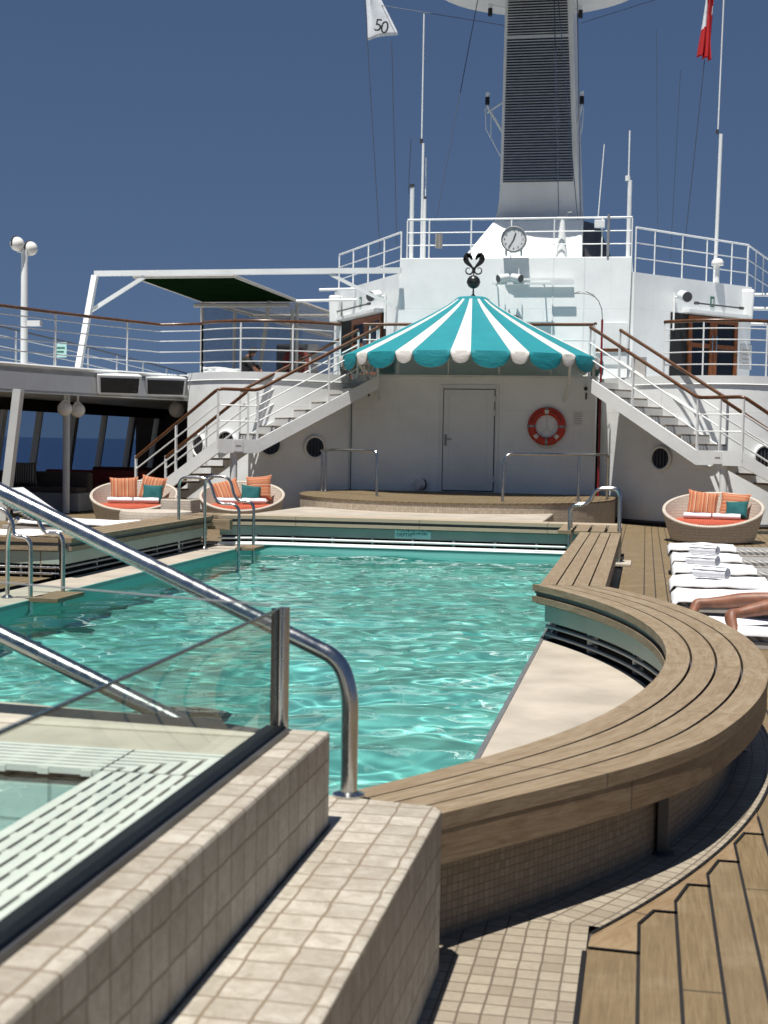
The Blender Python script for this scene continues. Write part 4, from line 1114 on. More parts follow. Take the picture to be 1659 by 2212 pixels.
dr.box(DX0, DX1, HY - .05, HY - .012, SZ + .04, DZ); gp_ = MB(); gp_.box(DX0 - .016, DX1 + .016, HY - .011, HY - .001, SZ + .015, DZ + .016); gp_.build('door_gap_shade', 'charcoal', bh); do = dr.build('door', 'door_white', bh, bevel=.006)  # dark backing sheet paints the shadow gap round the door
m = MB()
for z0, z1 in ((SZ + .14, 1.62), (1.70, DZ - .10)):
    for a in (m,):
        a.box(DX0 + .10, DX1 - .14, HY - .062, HY - .0505, z0, z0 + .018); a.box(DX0 + .10, DX1 - .14, HY - .062, HY - .0505, z1 - .018, z1)
        a.box(DX0 + .10, DX0 + .118, HY - .062, HY - .0505, z0 + .018, z1 - .018); a.box(DX1 - .158, DX1 - .14, HY - .062, HY - .0505, z0 + .018, z1 - .018)
m.build('door_panel', 'door_white', do)
m = MB(); m.box(DX0 + .03, DX0 + .075, HY - .066, HY - .0505, 1.56, 1.80); m.box(DX0 + .04, DX0 + .18, HY - .10, HY - .08, 1.69, 1.712); m.build('handle', 'grey_metal', do)
for z in (.80, 2.22, 2.52):
    m = MB(); m.tube([(DX1 + .01, HY - .065, z), (DX1 + .01, HY - .065, z + .12)], .022, 8); m.box(DX1 - .05, DX1 + .07, HY - .06, HY - .05, z + .03, z + .09); m.build('hinge', 'white_rail', do)
m = MB(); m.box(DX0 - .10, DX0 - .02, HY - .03, HY - .001, SZ, DZ + .11); m.box(DX1 + .03, DX1 + .11, HY - .03, HY - .001, SZ, DZ + .11); m.box(DX0 - .02, DX1 + .03, HY - .03, HY - .001, DZ + .03, DZ + .11); m.build('door_frame', 'door_white', bh, bevel=.006)
# small things on the bar house
lb_ = thing('lifebuoy', 'orange lifebuoy with white bands hanging on the bar house wall', 'lifebuoy')
q = A(1181, 921, HY - .07); bc = Vector((q.x, HY - .075, q.z))
mb = MB(); RB, rb = .325, .085
def tor(a0, a1, R, r, n, sy=.75):
    m = MB(); m.tube([(bc.x + R * math.cos(a), bc.y, bc.z + R * math.sin(a)) for a in [lerp(a0, a1, i / n) for i in range(n + 1)]], r, 16)
    m.v = [(x, bc.y + (y - bc.y) * sy, z) for x, y, z in m.v]; return m
mb = MB(); mb.tube([(bc.x + RB * math.cos(a), bc.y, bc.z + RB * math.sin(a)) for a in [2 * math.pi * i / 40 for i in range(40)]], rb, 16, True); mb.v = [(x, bc.y + (y - bc.y) * .75, z) for x, y, z in mb.v]
mb.build('ring', 'buoy', lb_, smooth=60)
for a in (0, 90, 180, 270): tor(R_(a - 4), R_(a + 4), RB, rb + .003, 4).build('grey_band', 'bar_grey', lb_, smooth=50)
for a in (90, 225, 315):
    tor(R_(a - 8), R_(a + 8), RB - .01, rb * .8, 4, 1.05).build('white_block', 'buoy_white', lb_, smooth=50)
def arc_text(body, a_start, a_end, R, size):
    for i, ch in enumerate(body):
        a = R_(lerp(a_start, a_end, i / (len(body) - 1))); rad = Vector((math.cos(a), 0, math.sin(a))); tg = Vector((math.sin(a), 0, -math.cos(a)))
        o = text('letter', ch, size, 'text_black', lb_, bc + rad * (R - size * .35) + Vector((0, -.066, 0)) - tg * size * .3, tg, rad, .001)
arc_text('CRYSTAL', 160, 108, RB, .075); arc_text('SYMPHONY', 75, 20, RB, .07)
m = MB(); 
m.tube([(bc.x + (RB + .09 + .05 * math.sin(3 * a)) * math.cos(a), bc.y - .03, bc.z + (RB + .09 + .05 * math.sin(3 * a)) * math.sin(a)) for a in [R_(185 + 5 * i) for i in range(36)]], .009, 6); m.build('grab_rope', 'rope', lb_)
m = MB(); m.bar(bc + Vector((0, .06, .2)), bc + Vector((0, .06, -.05)), .015, .01, (0, 1, 0)); m.bar(bc + Vector((0, .06, -.05)), bc + Vector((-.22, .06, -.24)), .015, .01, (0, 1, 0)); m.bar(bc + Vector((0, .06, -.05)), bc + Vector((.22, .06, -.24)), .015, .01, (0, 1, 0)); m.build('bracket', 'white_rail', lb_)
def notice(label, x, y, w, h, Y, mat='notice', lines=5):
    t = thing('notice', label, 'notice'); q = A(x, y, Y); m = MB(); m.box(q.x - w / 2, q.x + w / 2, Y - .012, Y - .001, q.z - h / 2, q.z + h / 2); m.build('board', mat, t, bevel=.003)
    m = MB()
    for i in range(lines):
        zz_ = q.z + h * .32 - h * .64 * i / max(1, lines - 1); ww = w * (.36 if i % 2 else .30); m.box(q.x - ww, q.x + ww, Y - .0135, Y - .0125, zz_ - h * .018, zz_ + h * .018)
    m.build('print', 'grey_metal', t); return t
notice('small white notice on the bar house wall right of the lifebuoy', 1248, 904, .21, .31, HY)
def wall_cam(label, x, y, Y, s=1):
    t = thing('security_camera', label, 'camera', 'cameras on the bar house'); q = A(x, y, Y - .12)
    m = MB(); m.tube([(q.x, Y - .002, q.z - .05), (q.x, Y - .1, q.z - .05), (q.x, Y - .12, q.z)], .02, 8); m.tube([(q.x, Y - .1, q.z + .03), (q.x, Y - .26, q.z)], .055, 12); m.build('housing', 'white_rail', t, smooth=40)
    m = MB(); m.tube([(q.x, Y - .261, q.z), (q.x, Y - .275, q.z - .002)], .042, 12); m.build('lens', 'black', t)
    m = MB(); m.box(q.x - .02, q.x + .02, Y - .02, Y - .002, q.z - .22, q.z - .08); m.build('mount', 'charcoal', t)
wall_cam('small white camera high on the left side of the bar house wall', 795, 834, HY); wall_cam('small white camera high on the right side of the bar house wall', 1266, 840, HY)
t = thing('deck_spotlight', 'small round white spotlight low on the bar house wall left of the door', 'lamp'); q = A(904, 1046, HY - .1)
m = MB(); m.tube([(q.x - .02, HY - .17, q.z), (q.x + .06, HY - .06, q.z)], .12, 18); m.build('can', 'white_rail', t, smooth=40)
m = MB(); m.tube([(q.x + .061, HY - .059, q.z), (q.x + .085, HY - .03, q.z)], .122, 18); m.build('lens', 'black', t, smooth=40)
m = MB(); m.box(q.x - .22, q.x + .22, HY - .02, HY - .001, q.z - .02, q.z + .02); m.build('bracket', 'white_rail', t)

# ------------------------------------------------------------------ striped awning
aw = thing('striped_awning', 'teal and white striped round awning with scalloped edge over the bar house', 'awning')
AC = Vector((A(1018, 760, HY).x, HY - .02)); AR = 2.80
def aw_prof(t): # 0 top .. 1 lower edge
    r = .36 + (AR - .36) * t; z = 4.70 - 1.27 * (t ** .88)
    return r, z
T0 = R_(-90 + 3 + 4 - 24 * 7)
per = R_(24); th = T0 - R_(8)
strip_mb = {0: MB(), 1: MB()}; und = MB()
def scal(u): return math.sqrt(max(0, 1 - (2 * u - 1) ** 2))
nseg_t = 14
for k in range(15):
    a = th + k * per
    for kind, a0, a1 in ((1, a, a + R_(8)), (0, a + R_(8), a + per)):
        n = 8 if kind else 16
        m = strip_mb[kind]
        for i in range(n):
            u0, u1 = i / n, (i + 1) / n; b0, b1 = lerp(a0, a1, u0), lerp(a0, a1, u1)
            sagA = lambda u, t: -.055 * 4 * u * (1 - u) * t * (1 - t) * 2 * (1 if kind == 0 else .4)
            P = []
            for j in range(nseg_t + 1):
                t = j / nseg_t; r, z = aw_prof(t)
                P.append([((AC.x + r * math.cos(b), AC.y + r * math.sin(b), z + sagA(u, t))) for b, u in ((b0, u0), (b1, u1))])
            depth = .34 if kind == 0 else .25
            for j in range(1, 4):
                row = []
                for b, u in ((b0, u0), (b1, u1)):
                    d = (.07 + (depth - .07) * scal(u)) * j / 3; r = AR + .025 * math.sin(math.pi * j / 3 * .8); row.append((AC.x + r * math.cos(b), AC.y + r * math.sin(b), aw_prof(1)[1] - d))
                P.append(row)
            for q0, q1 in zip(P, P[1:]): m.quad(q0[0], q1[0], q1[1], q0[1])
            # lining just inside
            for q0, q1 in zip(P, P[1:]):
                f = lambda p: (AC.x + (p[0] - AC.x) * .9925, AC.y + (p[1] - AC.y) * .9925, p[2] - .006)
                und.quad(f(q0[0]), f(q0[1]), f(q1[1]), f(q1[0]))
def weld(o):
    bm = bmesh.new(); bm.from_mesh(o.data); bmesh.ops.remove_doubles(bm, verts=bm.verts, dist=1e-4); bm.to_mesh(o.data); bm.free()
    o.data.polygons.foreach_set('use_smooth', [True] * len(o.data.polygons)); o.data.set_sharp_from_angle(angle=R_(50))
o = strip_mb[0].build('teal_panels', 'aw_teal', aw); weld(o); o = strip_mb[1].build('white_panels', 'aw_white', aw); weld(o)
o = und.build('lining', 'aw_under', aw); weld(o)
mb = MB(); mb.lathe([(.365, 4.66), (.385, 4.65), (.385, 4.69), (.30, 4.745), (.001, 4.77)], (AC.x, AC.y, 0), 28); mb.build('top_cap', 'aw_teal', aw, smooth=40)
for xx, s in ((760, -1), (1290, 1)):
    pass
for a in (-150, -122, -90, -58, -30):
    m = MB(); r = AR - .03; ca_, sa_ = math.cos(R_(a)), math.sin(R_(a))
    m.tube([(AC.x + .3 * ca_, AC.y + .3 * sa_ - .05, 4.35), (AC.x + r * .5 * ca_, AC.y + r * .5 * sa_ - .05, 3.72), (AC.x + r * ca_, AC.y + r * sa_, 3.40)], .018, 6); m.build('rib', 'white_rail', aw)
for a, zx, zz_ in ((-145, -5.75, 2.55), (-35, -1.75, 2.55)):
    m = MB(); m.tube(fillet([(AC.x + (AR - .1) * math.cos(R_(a)), AC.y + (AR - .1) * math.sin(R_(a)), 3.36), (zx + (.12 if a > -90 else -.12), HY - .5, 2.9), (zx, HY - .02, zz_)], .3), .028, 8); m.build('strut', 'white_rail', aw, smooth=50)
m = MB(); m.tube([(AC.x + (AR - .03) * math.cos(R_(a)), AC.y + (AR - .03) * math.sin(R_(a)), 3.39) for a in range(-180, 1, 6)], .016, 6); m.build('hoop', 'white_rail', aw)
# finial
fi = thing('awning_finial', 'dark ball and twin seahorse ornament on top of the striped awning', 'ornament')
q = A(1022, 609, AC.y); fz = q.z; fx = AC.x + .02
mb = MB(); mb.tube([(fx, AC.y, 4.77), (fx, AC.y, 4.82), (fx, AC.y, fz - .1), (fx, AC.y, A(1022, 577, AC.y).z)], [.06, .02, .016, .012], 10); mb.build('spindle', 'ball', fi, smooth=50)
mb = MB(); mb.sphere((fx, AC.y, fz), .145, 28); mb.lathe([(.147, -.012), (.153, 0), (.147, .012)], (fx, AC.y, fz), 28); mb.build('ball', 'ball', fi, smooth=60)
ez = A(1022, 580, AC.y).z; ex = fx
def ribbon(pts, ws, s):
    """flat cut-out strip in the XZ plane, 2 cm thick, following pts with widths ws"""
    m = MB(); P = [Vector((ex + s * x, AC.y, ez + z)) for x, z in pts]; Lf = []; Rt = []
    for i, p in enumerate(P):
        d = (P[min(i + 1, len(P) - 1)] - P[max(i - 1, 0)]).normalized(); nrm = Vector((-d.z, 0, d.x))
        Lf.append(p + nrm * ws[i] / 2); Rt.append(p - nrm * ws[i] / 2)
    for i in range(len(P) - 1):
        a, b, c, d = Lf[i], Lf[i + 1], Rt[i + 1], Rt[i]; v = Vector((0, .022, 0))
        m.hexa([a - v / 2, b - v / 2, c - v / 2, d - v / 2], [a + v / 2, b + v / 2, c + v / 2, d + v / 2])
    return m
body = [(.035, .20), (.06, .245), (.10, .285), (.145, .29), (.17, .25), (.175, .20), (.16, .15), (.12, .105), (.07, .06), (.035, .02), (.02, -.02)]
bw = [.025, .055, .09, .105, .115, .12, .11, .09, .065, .045, .028]
coil = [(.02 + .0, -.0), (.018, -.05), (.03, -.09), (.065, -.118), (.11, -.122), (.155, -.10), (.172, -.06), (.165, -.015), (.135, .012), (.10, .01), (.085, -.012)]
cw = [.03, .032, .034, .034, .032, .03, .026, .022, .02, .018, .014]
sn = [(.15, .285), (.11, .265), (.07, .225), (.045, .185)]; sw = [.05, .055, .04, .022]
fin = [(.17, .22), (.205, .20), (.215, .165)]; fw = [.03, .045, .012]
for s in (-1, 1):
    m = ribbon(body, bw, s)
    for pts, ws in ((coil, cw), (sn, sw), (fin, fw)):
        b = ribbon(pts, ws, s); m.add(b.v, b.f)
    for k in range(3): m.tube([(ex + s * (.012 + .028 * k), AC.y, ez + .30 - .008 * k), (ex + s * (.016 + .04 * k), AC.y, ez + .375 - .016 * k)], .004, 5)
    m.build('seahorse', 'bronze', fi)

# ------------------------------------------------------------------ upper deck: floor, coping, round bulkheads, gallery
UZ = 2.98
def bulk(u):       # y of the rounded bulkhead, u = distance from the centre line
    return 28.45 + .36 * max(0, abs(u - 4.85) - .0) ** 2 * .9
mir = lambda s, u: XC + s * u
LU = [2.98 + .18 * i for i in range(21)]           # 2.98 .. 6.58
left_edge = [(-10.0, 30.1), (-10.6, 29.2), (-11.3, 27.7), (-11.9, 26.2), (-12.35, 24.8), (-12.7, 23.2), (-12.9, 20.0), (-12.9, 6.0)]
Lcurve = [(mir(-1, u), bulk(u)) for u in LU]; Rcurve = [(mir(1, u), bulk(u)) for u in [2.37 + .19 * i for i in range(23)]]
Rtail = [(mir(1, 6.9), 29.7), (mir(1, 7.6), 28.6), (mir(1, 8.4), 26.6), (mir(1, 8.9), 24.0), (mir(1, 9.1), 18)]
mb = MB()
front = list(reversed(left_edge)) + list(reversed(Lcurve)) + [(HX0 - .03, 30.9), (HX0 - .03, 31.12), (HX1 + .03, 31.12), (HX1 + .03, 30.9)] + Rcurve + Rtail
mb.prism(front + [(8, 18), (8, 46), (-16, 46), (-16, 6)], UZ - .12, UZ - .02)
ud = mb.build('upper_deck', 'grey_white'); struct(ud)
def wall_run(pts, z0, z1, th, inward=1, cap=None):
    m = MB(); n = len(pts); L = 0
    for i in range(n - 1):
        a, b = Vector(pts[i]), Vector(pts[i + 1]); d = (b - a).normalized(); nn = Vector((-d.y, d.x)) * th * inward
        m.hexa([(a.x, a.y, z0), (b.x, b.y, z0), (b.x + nn.x, b.y + nn.y, z0), (a.x + nn.x, a.y + nn.y, z0)], [(a.x, a.y, z1), (b.x, b.y, z1), (b.x + nn.x, b.y + nn.y, z1), (a.x + nn.x, a.y + nn.y, z1)])
    return m
def smoothrun(pts, z0, z1):
    m = MB(); m.add([(p[0], p[1], z) for z in (z0, z1) for p in pts], [(i, i + 1, len(pts) + i + 1, len(pts) + i) for i in range(len(pts) - 1)]); return m
bks = {}
for s, cur, nm in ((-1, Lcurve, 'left'), (1, Rcurve, 'right')):
    t = thing('bulkhead', f'rounded white bulkhead with portholes behind the {nm} staircase', 'bulkhead', 'rounded bulkheads'); bks[s] = t
    m = smoothrun(cur if s > 0 else list(reversed(cur)), -.02, UZ + .02); 
    m.build('plating', 'white_wall', t, smooth=60)
    m = MB(); m.tube([(p[0], p[1] - .015, UZ - .10) for p in cur], .016, 6); m.build('rubbing_strip', 'white_rail', t)
    m = smoothrun([(p[0], p[1] - .02) for p in (cur if s > 0 else list(reversed(cur)))], UZ - .10, UZ + .07); m.build('coping', 'white', t, smooth=60)
    m = MB(); m.tube([(p[0], p[1] - .01, .05) for p in cur], .05, 6); m.build('foot_gutter', 'charcoal', t)
    m = MB(); e = cur[-1]; m.quad((e[0], e[1], 0), (e[0], 31.5, 0), (e[0], 31.5, UZ), (e[0], e[1], UZ)); e = cur[0]; m.quad((e[0], e[1], 0), (e[0], 31.5, 0), (e[0], 31.5, UZ), (e[0], e[1], UZ)); m.build('return_plating', 'white_wall', t)
def porthole(s, x, y, nm):
    u = None
    d = _ray(x, y)
    best = None
    for i in range(400):
        uu = 2.4 + 4.15 * i / 400; Yb = bulk(uu); q = A(x, y, Yb); e = abs(q.x - mir(s, uu))
        if best is None or e < best[0]: best = (e, uu, Yb, q.z)
    _, uu, Yb, z = best; dy = (bulk(uu + .02) - bulk(uu - .02)) / .04
    xdir = Vector((s * 1, dy, 0)).normalized() * s
    xdir = Vector((1, dy * s, 0)).normalized(); nrm = Vector((xdir.y, -xdir.x, 0))   # outward, to the viewer
    c = Vector((mir(s, uu), Yb, z)) + nrm * .03
    ring = [c + xdir * .235 * math.cos(a) + Vector((0, 0, .235 * math.sin(a))) for a in [2 * math.pi * i / 28 for i in range(28)]]
    m = MB(); m.tube(ring, .032, 8, True); o = m.build('porthole', 'white_rail', bks[s], smooth=60)
    m = MB(); m.poly([c + nrm * .004 + xdir * .225 * math.cos(a) + Vector((0, 0, .225 * math.sin(a))) for a in [2 * math.pi * i / 28 for i in range(28)]]); m.build('glass', 'winglass', o)
    m = MB()
    for k in range(5): xk = -.16 + .08 * k; hh = math.sqrt(.22 ** 2 - xk ** 2) * .96; m.bar(c + nrm * .006 + xdir * xk - Vector((0, 0, hh)), c + nrm * .006 + xdir * xk + Vector((0, 0, hh)), .028, .004, nrm)
    m.build('curtain', 'curtain', o)
for x, y in ((431, 962), (490, 955), (583, 960), (679, 966)): porthole(-1, x, y, '')
for x, y in ((1429, 990), (1527, 983), (1650, 988)): porthole(1, x, y, '')
# bulkhead closing the space behind, and the walkway front
t = thing('bulkhead', 'flat white bulkhead behind the bar house', 'bulkhead', 'rounded bulkheads')
m = MB(); m.box(Lcurve[-1][0], 6, 31.5, 31.6, -.02, UZ - .13); m.build('plating', 'white_wall', t)
# gallery on the left: overhanging deck edge, ceiling, windows
ga = thing('gallery', 'shaded open gallery with slanted sea windows on the left side', 'gallery')
ge = [Lcurve[-1]] + left_edge
m = smoothrun(list(reversed(ge)), UZ - .52, UZ + .03); m.build('deck_edge', 'white', ga, smooth=40)
m = MB(); m.tube([(p[0] + .01, p[1] - .02, UZ + .03) for p in ge], .03, 6); m.build('edge_lip', 'white_rail', ga)
m = MB(); m.prism(list(reversed(ge)) + [(Lcurve[-1][0], 45), (-16, 45), (-16, 6)], UZ - .50, UZ - .46); m.build('ceiling', 'grey_white', ga)
m = MB(); m.box(-15.2, Lcurve[-1][0] - .02, 40.0, 40.2, 0.0, UZ - .5); m.box(Lcurve[-1][0] - .10, Lcurve[-1][0] - .02, 30.2, 40.0, .0, UZ - .5); m.build('inner_wall', 'gallery_shade', ga)
m = MB(); m.box(-15.1, Lcurve[-1][0] - .1, 30.6, 40, .005, .02); m.build('floor_shade_sheet', 'gallery_shade', ga)  # added dark sheet over the deck, painting the gallery floor's shade
# slanted window wall
WX = -14.6
def wp(y, z): return Vector((WX + .22 * (z - .6) / 1.5, y, z))
m = MB()
for z0, z1 in ((0, .62), (2.20, 2.5)): m.extr([wp(5, z0), wp(41, z0), wp(41, z1), wp(5, z1)], (-.12, 0, 0))
m.build('window_wall', 'gallery_shade', ga)
k = 0
y = 9.0
while y < 41:
    wide = .20 if k % 2 == 0 else .07
    m = MB(); m.extr([wp(y, .62), wp(y + wide, .62), wp(y + wide, 2.20), wp(y, 2.20)], (-.16, 0, 0)); m.build('mullion', 'grey_white', ga); y += 2.05; k += 1
m = MB(); m.quad(wp(6, .62), wp(41, .62), wp(41, 2.20), wp(6, 2.20)); m.v = [(a - .08, b, c) for a, b, c in m.v]; m.build('window_pane', 'glass_win', ga)
m = MB(); m.extr([wp(6, .60), wp(41, .60), wp(41, .66), wp(6, .66)], (.08, 0, 0)); m.build('window_sill', 'grey_white', ga)
for x, y_, Y in ((143, 1060, 27.4),):
    q = A(143, 1000, Y); m = MB(); m.tube([(q.x, Y, .01), (q.x, Y, UZ - .50)], .075, 14); m.build('column', 'grey_white', ga, smooth=50)
m = MB(); q = A(8, 900, 24.5); m.bar((q.x, 24.5, 0), (q.x + .3, 24.5, UZ - .5), .16, .16, (0, 1, 0)); m.build('column', 'grey_white', ga)
def globe(label, x, y, Y, r=.15, grp='globe lamps', stem=None, hood=True):
    t = thing('globe_lamp', label, 'lamp', grp); q = A(x, y, Y); c = (q.x, Y, q.z)
    m = MB(); m.sphere(c, r, 24); m.build('globe', 'globe', t, smooth=60)
    m = MB(); m.tube([(q.x + (r + .012) * math.cos(a) * .2 , Y + (r + .012) * math.cos(a), q.z + (r + .012) * math.sin(a)) for a in [R_(10 + 8 * i) for i in range(21)]], .018, 6); m.build('hoop', 'white_rail', t)
    if stem:
        m = MB(); m.tube(stem(c, r), .022, 8); m.build('stem', 'white_rail', t)
    return t
globe('left globe lamp under the gallery ceiling by the column', 140, 883, 27.2, .155, 'globe lamps under the gallery', lambda c, r: [(c[0], c[1], c[2] + r), (c[0], c[1], UZ - .5)])
globe('right globe lamp under the gallery ceiling by the column', 168, 886, 27.6, .155, 'globe lamps under the gallery', lambda c, r: [(c[0], c[1], c[2] + r), (c[0], c[1], UZ - .5)])
globe('globe lamp by the dark gallery corner above the left stair rail', 382, 885, 31.2, .19, 'globe lamps under the gallery', lambda c, r: [(c[0], c[1], c[2] + r), (c[0], c[1], UZ - .5)])
# dim furniture under the gallery
def sofa(label, x, y, Y, w, mats):
    t = thing('sofa', label, 'sofa', 'sofas under the gallery'); q = A(x, y, Y)
    m = MB(); m.box(q.x - w / 2, q.x + w / 2, Y, Y + .8, .02, .42); m.build('base', mats[0], t, bevel=.03)
    m = MB(); m.box(q.x - w / 2, q.x + w / 2, Y + .55, Y + .8, .421, .85); m.build('backrest', mats[1], t, bevel=.05)
    m = MB(); m.box(q.x - w / 2 + .03, q.x + w / 2 - .03, Y - .01, Y + .54, .421, .53); m.build('seat_cushion', mats[1], t, bevel=.04)
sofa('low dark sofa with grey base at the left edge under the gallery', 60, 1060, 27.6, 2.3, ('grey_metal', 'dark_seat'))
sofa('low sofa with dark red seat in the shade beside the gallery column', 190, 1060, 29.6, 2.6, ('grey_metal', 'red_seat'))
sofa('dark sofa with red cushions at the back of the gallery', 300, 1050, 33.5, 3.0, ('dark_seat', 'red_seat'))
q = A(52, 1033, 27.9); o = pillow_mesh(.62, .52, .09, 41).build('striped_pillow', 'darkstripe', smooth=60); tag(o, 'dark pillow with pale upright stripes on the sofa under the gallery', 'pillow'); o.location = (q.x, 27.9, .80)
def rotv(m, x0, y0, deg):
    c_, s_ = math.cos(R_(deg)), math.sin(R_(deg)); m.v = [(x0 + (x - x0) * c_ - (y - y0) * s_, y0 + (x - x0) * s_ + (y - y0) * c_, z) for x, y, z in m.v]
# loudspeakers on the gallery edge
for (x, y, lab_) in ((258, 832, 'left dark fronted loudspeaker on the gallery edge'), (357, 836, 'right dark fronted loudspeaker on the gallery edge beside the bulkhead')):
    Y = 27.7 if x < 300 else 29.1
    t = thing('loudspeaker', lab_, 'loudspeaker', 'loudspeakers on the gallery edge'); q = A(x, y, Y); w = .46; h = .205
    m = MB(); m.hexa([(q.x - w * .92, Y, q.z - h), (q.x + w * .92, Y, q.z - h), (q.x + w, Y + .4, q.z - h + .05), (q.x - w, Y + .4, q.z - h + .05)], [(q.x - w, Y - .08, q.z + h), (q.x + w, Y - .08, q.z + h), (q.x + w, Y + .4, q.z + h + .06), (q.x - w, Y + .4, q.z + h + .06)]); rotv(m, q.x, Y, 30); m.build('cabinet', 'white', t, bevel=.015)
    m = MB(); m.quad((q.x - w * .84, Y - .022, q.z - h + .04), (q.x + w * .84, Y - .022, q.z - h + .04), (q.x + w * .88, Y - .086, q.z + h - .06), (q.x - w * .88, Y - .086, q.z + h - .06)); rotv(m, q.x, Y, 30); m.build('grille', 'mesh_black', t)
    m = MB(); m.sphere((q.x + w * .72, Y - .035, q.z - h + .07), .022, 8); rotv(m, q.x, Y, 30); m.build('knob', 'black', t)
    m = MB(); m.bar((q.x - w - .08, Y + .1, q.z - .1), (q.x - w - .02, Y + .1, q.z + .12), .03, .03); rotv(m, q.x, Y, 30); m.build('bracket', 'white_rail', t)
# ------------------------------------------------------------------ railings
def railing(name, label, path, z0, h, bars, posts, cat='railing', group=None, handrail='varnish', r=.017, hr_r=.035, post_r=.022, hand_ext=None, drop=0.0):
    t = thing(name, label, cat, group)
    P = [Vector((p[0], p[1], (p[2] if len(p) > 2 else z0))) for p in path]
    m = MB(); m.tube([p + Vector((0, 0, h)) for p in P], hr_r if handrail == 'varnish' else r * 1.3, 10); m.build('handrail', handrail, t, smooth=60)
    for b in bars:
        m = MB(); m.tube([p + Vector((0, 0, h * b)) for p in P], r * .8, 6); m.build('bar', 'white_rail', t, smooth=60)
    # posts at arc-length positions
    Ls = [0]
    for a, b in zip(P, P[1:]): Ls.append(Ls[-1] + (b - a).length)
    for d in posts:
        d = d * Ls[-1] if isinstance(d, float) else d
        for i in range(len(P) - 1):
            if Ls[i] - 1e-6 <= d <= Ls[i + 1] + 1e-6:
                p = P[i].lerp(P[i + 1], (d - Ls[i]) / max(1e-6, Ls[i + 1] - Ls[i])); break
        m = MB(); m.bar(p - Vector((0, 0, drop)), p + Vector((0, 0, h - .02)), post_r * 2, post_r * 1.3, (1, 0, 0)); m.build('stanchion', 'white_rail', t)
    return t
B4 = (.22, .44, .66, .86)
def fr(n): return [i / n for i in range(n + 1)] if n else []
gp = [(mir(-1, 6.15), bulk(6.15) + .1)] + [(p[0] + .0, p[1] + .12) for p in ge[2:]]
railing('deck_railing', 'wood topped white railing along the gallery edge at upper left', list(reversed(gp)), UZ + .05, 1.08, B4[:3] + (.86,), [float(x) for x in np.linspace(.0, 1, 13)])
gl = [ (p[0], p[1] + .10) for p in reversed([q for q in Lcurve if q[0] < -6.9])] + []
gl = [(gp[0][0], gp[0][1])] + [(p[0], p[1] + .1) for p in reversed([q for q in Lcurve if -9.5 < q[0] < -6.55])]
railing('deck_railing', 'wood topped white railing on the rounded bulkhead behind the left staircase', gl, UZ + .05, 1.10, B4, [0.0, .34, .67, 1.0])
grr = [(p[0], p[1] + .1) for p in Rcurve if p[0] > .28] + [(p[0], p[1] + .1) for p in Rtail[:3]]
railing('deck_railing', 'wood topped white railing on the rounded bulkhead at the far right', grr, UZ + .05, 1.12, B4, [0.0, .12, .30, .52, .75, 1.0])
wr_ = [(mir(-1, 2.45), 30.0), (HX0 + .2, HY + .12), (HX1 - .1, HY + .12), (mir(1, 2.28), 29.75)]
railing('deck_railing', 'wood topped white railing on the walkway in front of the white upper house', wr_, UZ + .08, 1.12, (.42, .70), [0.0, .03, .2, .4, .6, .8, .97, 1.0])
# ship-side railing beyond the gallery
shipr = [tuple(A(x, y, Y)) for x, y, Y in ((-150, 672, 29.5), (0, 705, 33.0), (170, 745, 37.5), (410, 808, 47.0), (640, 862, 62))]
shipr = [(p[0], p[1], p[2] - 1.1) for p in shipr]
railing('deck_railing', 'dark topped ship side railing seen beyond the gallery at far left', shipr, 0, 1.1, (.3, .55, .8), [float(x) for x in np.linspace(0.0, 1, 16)], handrail='charcoal')
